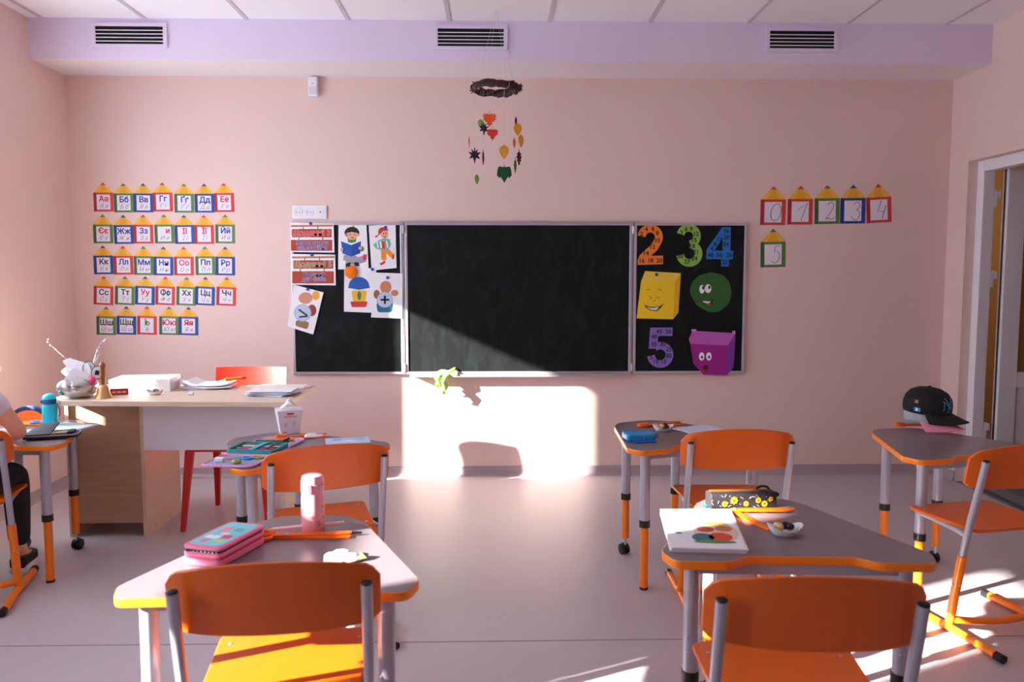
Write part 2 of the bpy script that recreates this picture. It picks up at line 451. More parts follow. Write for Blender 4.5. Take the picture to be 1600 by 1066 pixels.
# air grilles on the soffit
for (u0, u1, lab) in ((150, 256, 'white air vent on the soffit above the alphabet cards'), (684, 787, 'white air vent on the soffit above the leaf mobile'), (1202, 1303, 'white air vent on the soffit nearest the doorway')):
    a = py(u0, 56, SOF); b = py(u1, 56, SOF); xc = (a.x + b.x) / 2; hw = (b.x - a.x) / 2; zc = 2.768
    v = empty('air_vent', (xc, SOF, zc)); tag(v, lab, 'air vent', 'air vents in a row on the soffit')
    MB().box(-hw, hw, -0.004, -0.001, -0.052, 0.052).obj('vent_opening', mat('vent dark', (14, 12, 18), 0.8), v)
    f = MB(); hz = 0.052
    f.box(-hw - 0.022, hw + 0.022, -0.014, -0.0005, hz, hz + 0.02); f.box(-hw - 0.022, hw + 0.022, -0.014, -0.0005, -hz - 0.02, -hz)
    f.box(-hw - 0.022, -hw, -0.014, -0.0005, -hz, hz); f.box(hw, hw + 0.022, -0.014, -0.0005, -hz, hz)
    f.obj('frame', M_sky_tint, v)
    sl = None
    for k in range(4):
        z = -0.0315 + 0.021 * k
        MB().box(-hw, hw, -0.013, -0.004, -0.0025, 0.0025).obj('slat', M_white, v, loc=(0, 0, z), rot=(0.3, 0, 0))
# motion sensor
s_ = empty('motion_sensor', (-1.162, YB, 2.564)); tag(s_, 'small white motion sensor high on the wall under the soffit', 'sensor')
MB().box(-0.03, 0.03, -0.045, 0, -0.062, 0.062).obj('body', M_pvc, s_, bevel=0.008)
MB().box(-0.024, 0.024, -0.049, -0.044, -0.05, -0.005).obj('lens', mat('sensor lens', (222, 218, 228), 0.25), s_, bevel=0.003)
MB().ball((0, -0.046, 0.015), 0.004, 0.003, 0.003).obj('indicator', M_black, s_)
# socket block
s_ = empty('socket_block', (-1.207, YB, 1.764)); tag(s_, 'white triple wall socket plate above the chalkboard corner', 'socket')
MB().box(-0.112, 0.112, -0.012, 0, -0.044, 0.044).obj('plate', M_pvc, s_, bevel=0.004)
for k in (-1, 0):
    f = MB().lathe([(0.026, 0), (0.027, 0.004), (0.022, 0.004), (0.021, 0.0005)], 24, M=Matrix.Translation((0.072 * k, -0.012, 0)) @ Matrix.Rotation(PI / 2, 4, 'X')).obj('socket', M_white, s_, smooth=True)
    for dx in (-0.0095, 0.0095): MB().ball((0.072 * k + dx, -0.0135, 0), 0.003, 0.002, 0.003, 8, 6).obj('hole', M_black, f)
MB().box(0.05, 0.094, -0.015, -0.011, -0.025, 0.025).obj('data_port', M_white, s_, bevel=0.002)
MB().box(0.068, 0.077, -0.0165, -0.0145, -0.004, 0.004).obj('port_hole', M_black, s_)

# ================================================================== CHALKBOARD
def board_mat():
    m = bpy.data.materials.new('chalkboard green'); m.use_nodes = True
    nt = m.node_tree; b = nt.nodes['Principled BSDF']; b.inputs['Roughness'].default_value = 0.55
    tc = nt.nodes.new('ShaderNodeTexCoord'); mp = nt.nodes.new('ShaderNodeMapping'); mp.inputs['Scale'].default_value = (5, 1, 2); mp.inputs['Rotation'].default_value = (0, 0.5, 0)
    n = nt.nodes.new('ShaderNodeTexNoise'); n.inputs['Scale'].default_value = 3; n.inputs['Detail'].default_value = 9; n.inputs['Distortion'].default_value = 1.0
    cr = nt.nodes.new('ShaderNodeValToRGB'); cr.color_ramp.elements[0].position = 0.45; cr.color_ramp.elements[1].position = 0.85
    cr.color_ramp.elements[0].color = (0.0072, 0.0080, 0.0092, 1); cr.color_ramp.elements[1].color = (0.014, 0.022, 0.024, 1)
    nt.links.new(tc.outputs['Object'], mp.inputs[0]); nt.links.new(mp.outputs[0], n.inputs['Vector'])
    nt.links.new(n.outputs['Fac'], cr.inputs[0]); nt.links.new(cr.outputs[0], b.inputs['Base Color'])
    b.inputs['Specular IOR Level'].default_value = 0.15
    return m
M_board = board_mat()
BY = YB - 0.022
cb = empty('chalkboard', (0.173, YB, 0.695)); tag(cb, 'long three-panel dark green chalkboard with aluminium frame on the wall', 'chalkboard')
def panel(name, x0, x1):
    x0 -= 0.173; x1 -= 0.173; H_ = 1.003; fw = 0.018
    p = MB().box(x0 + fw, x1 - fw, -0.022, -0.002, fw, H_ - fw).obj(name, M_board, cb)
    for q in ((x0, x1, 0, fw), (x0, x1, H_ - fw, H_)): MB().box(q[0], q[1], -0.028, -0.001, q[2], q[3]).obj('frame_rail', M_alu, p, bevel=0.003)
    for q in ((x0, x0 + fw), (x1 - fw, x1)): MB().box(q[0], q[1], -0.0285, -0.001, fw, H_ - fw).obj('frame_stile', M_alu, p, bevel=0.003)
panel('wing_panel', -1.330, -0.598); panel('centre_panel', -0.586, 0.914); panel('wing_panel', 0.926, 1.676)
for x in (-0.592, 0.920):
    MB().tube([(x - 0.173, -0.026, 0.0), (x - 0.173, -0.026, 1.003)], 0.005, 8).obj('hinge', mat('hinge dark', (120, 112, 122), 0.4, 0.5), cb)
    for z in (0.02, 0.93):
        MB().tube([(x - 0.173, -0.028, z), (x - 0.173, -0.028, z + 0.05)], 0.0085, 10).obj('hinge_knuckle', M_alu, cb)
tr = MB(); tr.box(-0.556 - 0.173, 0.865 - 0.173, -0.075, -0.001, -0.012, -0.004); tr.box(-0.556 - 0.173, 0.865 - 0.173, -0.079, -0.072, -0.012, 0.006)
tr.obj('chalk_tray', M_alu, cb)
rail = MB().box(-0.62 - 0.173, 0.96 - 0.173, -0.03, -0.001, 1.003, 1.012).obj('top_rail', M_alu, cb)

def on_board(u, v, off=0.0): return py(u, v, YB - 0.024 - off)
YC = YB - 0.0235   # board surface plane
def flat(name, m, parent, poly, off, th=0.0012):
    """polygon of photo pixels as thin paper on the board, parent at origin YC"""
    o0 = parent.location if parent is not None else Vector((0, 0, 0))
    pts = []
    for (u, v) in poly:
        p = py(u, v, YC); pts.append((p.x - o0.x, p.z - o0.z))
    return MB().prism(pts, -off, -off - th, axis='y').obj(name, m, parent)
def cm(rgb, rough=0.6): return mat('card colour %d %d %d' % tuple(rgb), rgb, rough)
def board_thing(name, u, v, label, cat, group=None, off=0.0):
    p = py(u, v, YC); o = empty(name, (p.x, YC - off, p.z)); return tag(o, label, cat, group)
def paper(name, label, cat, quad, off=0.0, group=None, th=0.0008):
    uc = sum(q[0] for q in quad) / 4; vc = sum(q[1] for q in quad) / 4
    o = board_thing(name, uc, vc, label, cat, group, off)
    flat('sheet', M_paper, o, quad, 0.0003, th)
    return o
def ellpx(u, v, ru, rv=None, n=18, rot=0): return ell(u, v, ru, rv, n, rot)

# --- class signs
def sign(quad, title, title_m, lines, label, off):
    o = paper('class_sign', label, 'sign', quad, off, 'wooden board class signs')
    u0 = quad[0][0]; u1 = quad[1][0]; v0 = quad[0][1]; v1 = quad[3][1]; W = u1 - u0; Hh = v1 - v0
    wd = mat('printed wood red', (176, 62, 38), 0.6, var=0.12, scale=60); wd2 = mat('printed wood pole', (190, 120, 80), 0.6)
    flat('printed_pole', wd2, o, [(u0 + 1, v0 + 4), (u1 - 1, v0 + 3.4), (u1 - 1, v0 + 6.2), (u0 + 1, v0 + 7)], 0.0012, 0.0003)
    flat('printed_board', wd, o, [(u0 + 3, v0 + 10), (u1 - 3, v0 + 10), (u1 - 3, v0 + 23), (u0 + 3, v0 + 23)], 0.0012, 0.0003)
    flat('printed_board', wd, o, [(u0 + 1, v0 + 27), (u1 - 2, v0 + 27), (u1 - 2, v1 - 2), (u0 + 1, v1 - 2)], 0.0012, 0.0003)
    for uu in (u0 + 0.3 * W, u0 + 0.64 * W): flat('printed_rope', cm((120, 70, 50)), o, [(uu - .7, v0 + 6), (uu + .7, v0 + 6), (uu + .7, v0 + 10), (uu - .7, v0 + 10)], 0.0012, 0.0003)
    for uu in (u0 + 0.2 * W, u0 + 0.75 * W): flat('printed_rope', cm((120, 70, 50)), o, [(uu - .7, v0 + 23), (uu + .7, v0 + 23), (uu + .7, v0 + 27), (uu - .7, v0 + 27)], 0.0012, 0.0003)
    def put(s, v, size, m, du=0.0, th=0.0009):
        p = py((u0 + u1) / 2 + du, v, YC); back = text_obj(s, size, cm((250, 235, 225)), o, (p.x - o.location.x, -0.0018, p.z - o.location.z), thick=th * 2.4)
        text_obj(s, size, m, o, (p.x - o.location.x, -0.0024, p.z - o.location.z), thick=th)
    put(title, v0 + 16.5, 0.052, title_m, -1.5)
    put(lines[0], v0 + 32, 0.036, cm((30, 50, 150)), 1)
    put(lines[1], v0 + 39.5, 0.036, cm((40, 90, 190)), 1)
    uc = u0 + W * 0.47
    p = py(uc, v0 + 1.5, YC)
    MB().lathe([(0.010, 0), (0.010, 0.006), (0.008, 0.008)], 16, M=Matrix.Rotation(PI / 2, 4, 'X')).obj('magnet', mat('blue magnet', (20, 70, 190), 0.35), o, loc=(p.x - o.location.x, -0.0015, p.z - o.location.z), smooth=True)
sign([(454, 348), (521.5, 350), (523, 395), (455, 394)], 'Щоденні 3', cm((205, 40, 60)), ('Математика', 'самостійно'), 'upper red wooden-board sign reading Математика самостійно', 0.006)
sign([(456, 397), (524, 398), (525, 446), (456.5, 445)], 'Щоденні 5', cm((150, 140, 70)), ('Читання', 'для себе'), 'lower red wooden-board sign reading Читання для себе', 0.006)
def magnet(o, u, v, rgb=(20, 80, 190), off=0.001):
    p = py(u, v, YC)
    MB().lathe([(0.010, 0), (0.010, 0.006), (0.008, 0.008)], 16, M=Matrix.Rotation(PI / 2, 4, 'X')).obj('magnet', mat('magnet %d' % rgb[0], rgb, 0.35), o, loc=(p.x - o.location.x, -off, p.z - o.location.z), smooth=True)

SKIN = cm((236, 180, 150)); BR = cm((90, 50, 30)); DK = cm((34, 24, 26)); BL = cm((28, 92, 180)); RD = cm((205, 50, 45)); GR = cm((60, 140, 70)); YE = cm((240, 190, 50)); GY = cm((160, 158, 175)); WH = cm((246, 244, 246)); OR = cm((240, 150, 40))
# --- boy reading a blue book
o = paper('picture_card', 'white picture card of a dark-haired boy reading a blue book', 'picture card', [(529, 351), (572.5, 350), (576, 421), (528.4, 421)], 0.0, 'picture cards on the board wing')
def P(name, m, poly, k, o): return flat(name, m, o, poly, 0.0011 + 0.0003 * k, 0.0003)
P('printed_leg', GY, [(537, 399), (549, 396), (560, 402), (574, 397), (572, 409), (560, 413), (549, 413), (536, 410)], 0, o)
P('printed_shoe', DK, [(540, 412), (548, 410), (547, 417), (540, 419)], 1, o); P('printed_shoe', DK, [(553, 410), (560, 410), (562, 416), (555, 416)], 1, o); P('printed_sneaker', RD, ellpx(570, 402, 3, 4.5), 1, o); P('printed_sneaker', WH, ellpx(537.5, 409, 3, 2), 1, o)
P('printed_sleeve', GR, ellpx(565, 389, 4, 4), 0, o); P('printed_jumper', GR, [(543, 372), (557, 372), (556, 380), (544, 380)], 0, o)
P('printed_face', SKIN, ellpx(550, 366, 9.5, 9), 1, o); P('printed_ear', SKIN, ellpx(540.5, 367, 2.2, 2.5), 1, o); P('printed_ear', SKIN, ellpx(559.5, 367, 2.2, 2.5), 1, o)
P('printed_hair', DK, [(538.5, 366)] + arc(550, 364, 11.5, 180, 360, 12, 9.5) + [(561.5, 366), (558, 364), (550, 362.5), (542, 364)], 2, o)
P('printed_hair_tuft', YE, [(550, 356), (552.5, 349.5), (555, 356)], 1, o)
for uu in (547, 554): P('printed_eye', DK, ellpx(uu, 366.5, .9, 1.2, 8), 2, o)
P('printed_mouth', RD, ellpx(550.5, 371.5, 3, .9, 10), 2, o)
P('printed_page', WH, [(534, 376), (549, 380), (564, 376), (563, 380), (549, 384), (535, 380)], 2, o)
P('printed_book', BL, [(533, 377), (549, 383), (549, 401), (535, 396)], 3, o); P('printed_book', cm((20, 76, 165)), [(549, 383), (564, 377), (563, 396), (549, 401)], 3, o)
P('printed_hand', SKIN, ellpx(534, 390, 2, 3), 4, o); P('printed_hand', SKIN, ellpx(563, 388, 2.8, 2.6), 4, o)
# --- boy in a red cap
o = paper('picture_card', 'white picture card of a boy in a red cap and orange trousers', 'picture card', [(576, 352.7), (618, 350), (619.5, 418.8), (580.6, 422.9)], 0.0, 'picture cards on the board wing')
P('printed_trousers', OR, [(595, 388), (606, 388), (616, 398), (612, 404), (604, 396), (604, 406), (596, 406)], 0, o)
P('printed_shoe', RD, [(613, 400), (616, 396), (616, 404), (613, 406)], 1, o); P('printed_shoe', RD, [(593, 412), (601, 408), (603, 410), (596, 415)], 1, o); P('printed_leg', SKIN, [(598, 406), (602, 406), (601, 409), (598, 409)], 0, o)
P('printed_shirt', cm((120, 185, 180)), [(583, 383), (592, 375), (601, 372), (609, 374), (611, 382), (607, 391), (596, 391), (588, 389)], 1, o)
for k in range(4): P('printed_stripe', WH, [(588 + 5 * k, 376 + (k % 2)), (590 + 5 * k, 376), (592 + 5 * k, 387), (590 + 5 * k, 388)], 2, o)
P('printed_tie', RD, [(597, 377), (601, 377), (602, 389), (597, 389)], 3, o)
P('printed_face', SKIN, ellpx(601, 366, 6, 6.5), 1, o); P('printed_cap', RD, [(591, 367)] + arc(599, 362, 8, 160, 350, 10, 7) + [(598, 361), (594, 366), (587, 372), (586, 369)], 2, o)
P('printed_eye', DK, ellpx(603, 365, .9, 1.3, 8), 2, o); P('printed_eye', DK, ellpx(599.5, 365, .9, 1.3, 8), 2, o); P('printed_mouth', RD, ellpx(602, 370, 2.2, .8, 8), 2, o)
magnet(o, 602.5, 355.5)
# --- plain card where a storybook figure was; kept blank, with the orange felt pumpkin
o = paper('picture_card', 'white picture card with a blue, yellow and orange drawing under the orange pumpkin', 'picture card', [(538, 420), (588, 419), (586, 489), (537.5, 487)], 0.0012, 'picture cards on the board wing')
magnet(o, 582, 421)
P('printed_shape', BL, [(544, 450)] + arc(561, 447, 16, 200, 340, 12, 14) + [(578, 450), (561, 453)], 0, o); P('printed_shape', YE, round_poly([(549, 454, 3), (574, 454, 3), (571, 471, 3), (552, 471, 3)], 3), 0, o)
P('printed_shape', GR, ellpx(561.5, 462, 3, 7), 1, o); P('printed_shape', RD, round_poly([(547, 471, 2), (575, 471, 2), (572, 480, 2), (550, 480, 2)], 3), 1, o)
p = py(549, 425, YC); pm = empty('felt_pumpkin', (p.x, YC, p.z)); tag(pm, 'small orange felt pumpkin ball stuck on the board wing', 'decoration')
b = MB()
for k in range(7):
    a = 2 * PI * k / 7; b.ball((0.02 * math.cos(a), -0.014, 0.02 * math.sin(a)), 0.024, 0.013, 0.024, 10, 8)
b.ball((0, -0.018, 0), 0.03, 0.014, 0.03, 12, 8)
b.obj('body', mat('orange felt', (245, 125, 25), 0.85, bump=0.5, bscale=300), pm, smooth=True, angle=60)
MB().tube([(-0.01, -0.02, 0.035), (-0.016, -0.024, 0.05), (-0.012, -0.026, 0.056)], 0.006, 8).obj('stem', mat('stem dark', (60, 40, 25), 0.8), pm, smooth=True)
def sign_card(quad, uc, vc, r, sym, lab, off, extra=()):
    o = paper('picture_card', lab, 'picture card', quad, off, 'picture cards on the board wing')
    P('printed_disc', cm((150, 165, 195)), ellpx(uc, vc, r + 1, r + 1, 28), 1, o); P('printed_disc', cm((185, 205, 232)), ellpx(uc, vc, r, r, 28), 2, o)
    for (m_, e_) in extra: P('printed_shape', m_, e_, 0, o)
    for s in sym: P('printed_symbol', DK, s, 3, o)
    return o
o = sign_card([(586, 426), (629.5, 427.5), (628.7, 497.7), (580, 496)], 601.5, 468.5, 11.5, [[(595, 467), (608.5, 467), (608.5, 470), (595, 470)], [(600.2, 462), (603.2, 462), (603.2, 475), (600.2, 475)]], 'white picture card with a black plus sign on a pale blue disc', 0.0075, ((cm((205, 130, 95)), ellpx(603, 449, 9, 10)), (cm((150, 105, 70)), ellpx(589, 460, 5, 7)), (cm((200, 140, 105)), ellpx(617, 458, 6, 5)), (cm((30, 110, 145)), round_poly([(588, 472, 5), (615, 472, 5), (613, 488, 5), (590, 488, 5)], 4))))
magnet(o, 606, 434)
o = sign_card([(460, 445), (506, 457), (490, 522.7), (449.5, 510)], 473.5, 489, 12.5, [stroke([(467, 483.5), (480.5, 493)], 2.6), stroke([(481.5, 494), (468, 495.5)], 2.6)], 'tilted white picture card with a black angle sign on a pale blue disc', 0.0085, ((cm((210, 145, 110)), ellpx(478, 466, 11, 9)), (cm((235, 175, 60)), ellpx(494, 462, 6, 7)), (cm((150, 55, 55)), ellpx(488, 485, 7, 9)), (cm((150, 120, 80)), round_poly([(463, 500, 4), (484, 503, 4), (481, 515, 4), (462, 509, 4)], 4))))
magnet(o, 481.5, 452)

# --- big cut-out numbers
def big_number(label, m, polys, nums, name='number_cutout'):
    us = [q[0] for p in polys for q in p]; vs = [q[1] for p in polys for q in p]
    o = board_thing(name, (min(us) + max(us)) / 2, (min(vs) + max(vs)) / 2, label, 'number', 'big card numbers on the board wing')
    for k, p in enumerate(polys): flat('figure', m, o, p, 0.0003 + 0.0001 * k, 0.0012)
    for (s, u, v) in nums:
        q = py(u, v, YC); text_obj(s, 0.040, DK, o, (q.x - o.location.x, -0.0026, q.z - o.location.z), thick=0.0008)
    return o
def band(mb_pts, wd):
    """thick polyline split in quads, as list of polygons in px"""
    pts = [Vector(p) for p in mb_pts]; out = []; L = []; R_ = []
    for i, p in enumerate(pts):
        a = pts[max(0, i - 1)]; b = pts[min(len(pts) - 1, i + 1)]; dd = (b - a).normalized(); nn = Vector((-dd.y, dd.x)) * wd / 2
        L.append(tuple(p + nn)); R_.append(tuple(p - nn))
    return [L + R_[::-1]]
c2 = arc(1016, 370.5, 13.5, 185, 395, 14) + [(1022, 387), (1012, 396), (1005, 402), (1001, 412)]
big_number('big orange cut-out number 2 with small even numbers', cm((240, 130, 40)), band(c2, 12.5) + [[(995.5, 414), (1036, 413), (1036, 399.5), (1003, 400)]],
    [('2', 1002.5, 366), ('4', 1010, 358.5), ('6', 1020, 358), ('8', 1027, 365), ('10', 1026.5, 376), ('12', 1019, 386), ('14', 1009, 396), ('16', 1002.5, 408), ('18', 1016, 407.5), ('20', 1030, 407.5)])
c3 = arc(1075.5, 369.5, 14, 200, 360 + 62, 14) + arc(1077, 396, 14.5, 300, 360 + 165, 16)
c3 = [(u, v) for (u, v) in arc(1076, 369, 13, 205, 430, 16)] + [(u, v) for (u, v) in arc(1077, 396.5, 14.5, -72, 160, 16)]
big_number('big green cut-out number 3 with multiples of three', cm((140, 190, 75)), band(arc(1076, 369, 13, 193, 440, 18), 12) + band(arc(1077, 396.5, 14.5, -85, 172, 18), 12), 
    [('3', 1064.5, 364), ('6', 1072, 358.5), ('9', 1080, 358.5), ('12', 1087, 366), ('15', 1084, 375.5), ('18', 1081, 385), ('21', 1087.5, 394), ('24', 1085, 404), ('27', 1073.5, 409.5), ('30', 1062.5, 401)])
big_number('big blue cut-out number 4 with multiples of four', cm((20, 115, 205)),
    [[(1129, 355), (1142, 355), (1141, 392), (1129, 392)], [(1129, 355), (1129, 372), (1116, 392), (1104, 392), (1104, 390)], [(1104, 391.5), (1146, 392), (1145, 405), (1103.5, 405)], [(1127, 404), (1139, 404), (1138.5, 416.5), (1126.5, 416.5)]],
    [('16', 1134.5, 361), ('20', 1135, 371), ('24', 1134, 382), ('12', 1123.5, 374), ('8', 1117, 382), ('4', 1112, 389), ('40', 1110, 399), ('36', 1123.5, 399), ('28', 1139, 399), ('32', 1132.5, 410)])
c5 = [(u, v) for (u, v) in arc(1031.5, 554.5, 14.5, -125, 175, 18)]
big_number('big violet cut-out number 5 with multiples of five', cm((138, 110, 200)), band(c5, 12) + [[(1016, 512), (1051, 512), (1050.5, 525), (1028.5, 525), (1026, 545), (1013.5, 545)]],
    [('45', 1030, 518.5), ('50', 1044, 518.5), ('40', 1022, 526.5), ('35', 1021.5, 538), ('30', 1035.5, 538), ('25', 1045, 546), ('20', 1044.5, 556), ('15', 1036.5, 565.5), ('10', 1024.5, 565), ('5', 1017.5, 558.5)])

def px3(c): return [(970 + x / 3.948, 330 + y / 3.948) for (x, y) in c]
o = board_thing('cube_card', 1028, 461, 'yellow paper cube card with a laughing face', 'picture card', 'paper shape cards with faces')
flat('front_face', cm((245, 205, 25)), o, px3([(97, 662), (125, 433), (335, 435), (322, 667)]), 0.0003); flat('top_face', cm((240, 205, 70)), o, px3([(125, 433), (150, 370), (370, 383), (335, 435)]), 0.0003); flat('side_face', cm((226, 178, 20)), o, px3([(335, 435), (370, 383), (355, 625), (322, 667)]), 0.0003)
P('mouth', DK, px3([(134, 555), (150, 580), (190, 592), (240, 588), (270, 566), (245, 598), (220, 618), (180, 612), (155, 595)]), 2, o); P('teeth', WH, px3([(156, 588), (190, 598), (236, 592), (218, 612), (184, 608)]), 3, o)
for q in ([(172, 525), (195, 535), (178, 542)], [(240, 528), (218, 536), (236, 545)], [(158, 488), (170, 482), (182, 486)], [(228, 484), (240, 482), (252, 490)]): P('eye_line', DK, stroke(px3(q), 0.7), 2, o)
P('nose', DK, px3(ell(208, 551, 4, 3, 8)), 2, o)
magnet(o, *px3([(220, 392)])[0], rgb=(28, 60, 110), off=0.0015)
o = board_thing('ball_card', 1110, 457, 'dark green paper ball card with a winking smile', 'picture card', 'paper shape cards with faces')
ball_px = round_poly([(x, y, 60) for (x, y) in [(422, 500), (438, 440), (480, 398), (550, 376), (630, 392), (672, 440), (684, 510), (665, 575), (600, 625), (540, 622), (470, 585)]], 4)
flat('ball', mat('printed green', (40, 98, 40), 0.55, var=0.25, scale=16), o, px3(ball_px), 0.0003)
for (x, y, rx) in ((500, 482, 16), (538, 478, 20)):
    P('eye_white', WH, px3(ell(x, y, rx, 27, 16)), 1, o); P('pupil', DK, px3(ell(x + 8, y - 8, 7, 12, 10)), 2, o)
P('mouth', DK, px3([(475, 540), (500, 552), (540, 556), (575, 542), (560, 575), (535, 580), (510, 570)]), 1, o); P('teeth', WH, px3([(502, 554), (540, 558), (555, 555), (540, 570), (515, 565)]), 2, o); P('tongue', RD, px3([(525, 570), (555, 566), (550, 578), (535, 580)]), 3, o)
o = board_thing('cube_card', 1112, 549, 'purple paper cube card with a surprised face', 'picture card', 'paper shape cards with faces', 0.0065)
flat('front_face', cm((158, 25, 140)), o, px3([(427, 818), (660, 828), (655, 1012), (510, 1010), (445, 940)]), 0.0003); flat('top_face', cm((190, 95, 190)), o, px3([(427, 818), (418, 790), (440, 738), (706, 752), (660, 828)]), 0.0003); flat('side_face', cm((118, 55, 165)), o, px3([(660, 828), (706, 752), (695, 960), (655, 1012)]), 0.0003)
for x in (497, 541): P('eye_white', WH, px3(ell(x, 896, 17, 26, 16)), 1, o); P('pupil', DK, px3(ell(x + 2, 900, 6, 9, 10)), 2, o)
P('mouth', cm((100, 25, 40)), px3(ell(522, 965, 17, 19, 14)), 1, o)
for q in ([(434, 728), (464, 728), (464, 744), (434, 744)], [(686, 738), (704, 738), (704, 756), (686, 756)]): P('tape', cm((190, 160, 195)), px3(q), 1, o)

# --- green cloth on the tray
p = py(694, 590, YB - 0.06)
clo = empty('cleaning_cloth', (p.x, YB - 0.075, 0.69)); tag(clo, 'crumpled lime green cloth on the chalk tray', 'cloth')
M_cloth = mat('lime cloth', (190, 235, 110), 0.85, bump=0.3, bscale=180)
def cloth(poly3, name):
    n = 14; vs = []; fs = []
    for i in range(n + 1):
        for j in range(n + 1):
            s, t = i / n, j / n
            a = Vector(poly3[0]).lerp(Vector(poly3[1]), s); b2_ = Vector(poly3[3]).lerp(Vector(poly3[2]), s); q = a.lerp(b2_, t)
            q.y += 0.010 * math.sin(7 * s + 3 * t) + 0.007 * math.sin(11 * t - 4 * s); q.x += 0.006 * math.sin(9 * t + 2); q.z += 0.006 * math.sin(8 * s)
            vs.append(q)
    for i in range(n):
        for j in range(n): fs.append([i * (n + 1) + j, (i + 1) * (n + 1) + j, (i + 1) * (n + 1) + j + 1, i * (n + 1) + j + 1])
    o = MB().add(vs, fs).obj(name, M_cloth, clo, smooth=True, angle=180)
    sm = o.modifiers.new('thick', 'SOLIDIFY'); sm.thickness = 0.003
cloth([(-0.045, 0.03, 0.03), (0.07, 0.04, 0.045), (0.095, -0.012, 0.0), (-0.055, -0.01, -0.02)], 'top_fold')
cloth([(-0.03, -0.012, 0.005), (0.03, -0.012, 0.01), (0.015, -0.022, -0.125), (-0.01, -0.022, -0.11)], 'hanging_fold')
cloth([(-0.06, -0.008, 0.01), (-0.02, -0.012, 0.01), (-0.025, -0.012, -0.08), (-0.05, -0.015, -0.06)], 'hanging_fold')

# ================================================================== PENCIL CARDS
PC = {'red': (212, 62, 66), 'green': (88, 132, 74), 'blue': (28, 76, 158)}
PC2 = {'red': (165, 40, 55), 'green': (62, 100, 62), 'blue': (18, 56, 128)}
def pencil_card(u, v, wpx, hpx, col, label, group, tilt=0.0):
    """u, v = upper-left body corner px; body w x h px"""
    p = py(u + wpx / 2, v + hpx / 2, YB); sc = YB / 1244.0
    o = empty('pencil_card', (p.x, YB, p.z)); o.rotation_euler = (0, tilt, 0); tag(o, label, 'card', group)
    W = wpx * sc / 2; H_ = hpx * sc / 2; ct = H_ + wpx * sc * 0.52; tw = 0.28 * W; ty = ct - wpx * sc * 0.14
    th = 0.0012
    MB().prism([(-W, -H_), (W, -H_), (W, H_), (-W, H_)], -0.0003, -th, axis='y').obj('body', cm(PC[col]), o)
    MB().prism([(-W, -H_), (-W * 0.74, -H_), (-W * 0.74, H_), (-W, H_)], -th, -th - 0.0003, axis='y').obj('side_stripe', cm(PC2[col]), o)
    MB().prism([(-W, H_), (W, H_), (tw, ty), (-tw, ty)], -0.0003, -th, axis='y').obj('cone', cm((240, 188, 60)), o)
    MB().prism([(-W * 0.45, H_), (W * 0.45, H_), (tw * 0.5, ty), (-tw * 0.5, ty)], -th, -th - 0.0002, axis='y').obj('cone_facet', cm((232, 172, 40)), o)
    MB().prism([(-tw, ty), (tw, ty), (0, ct)], -0.0003, -th, axis='y').obj('tip', cm(PC[col]), o)
    iw, ih = W * 0.68, H_ * 0.80
    MB().prism([(-iw, -ih), (iw, -ih), (iw, ih), (-iw, ih)], -th - 0.0003, -th - 0.0009, axis='y').obj('paper', cm((232, 228, 240)), o)
    return o, W, H_
rows = [('АаБбВвГгҐґДдЕе', [67, 192, 313, 433, 565, 690, 812], [125, 130, 130, 125, 132, 132, 128]),
        ('ЄєЖжЗзИиІіЇїЙй', [65, 192, 313, 443, 567, 688, 818], [322, 325, 323, 322, 325, 325, 322]),
        ('КкЛлМмНнОоПпРр', [67, 190, 315, 437, 563, 695, 818], [513, 515, 517, 520, 520, 518, 520]),
        ('СсТтУуФфХхЦцЧч', [67, 198, 322, 447, 577, 693, 824], [702, 702, 702, 703, 706, 705, 707]),
        ('ШшЩщЬЬЮюЯя', [84, 208, 335, 471, 591], [888, 886, 886, 888, 890])]
cols = ['red', 'green', 'blue']
seq = ['red green blue red green blue red', 'green blue red green blue red green', 'blue red green blue red green blue', 'red green blue red green blue red', 'green blue red green blue']
vow = set('АЕЄИІЇОУЮЯ'); dark = set('КПТФХЦЧШЩ')
INKB = cm((40, 62, 150)); INKR = cm((205, 50, 75)); INKD = cm((30, 60, 55)); INKG = cm((130, 165, 60)); PENCIL = cm((140, 135, 150))
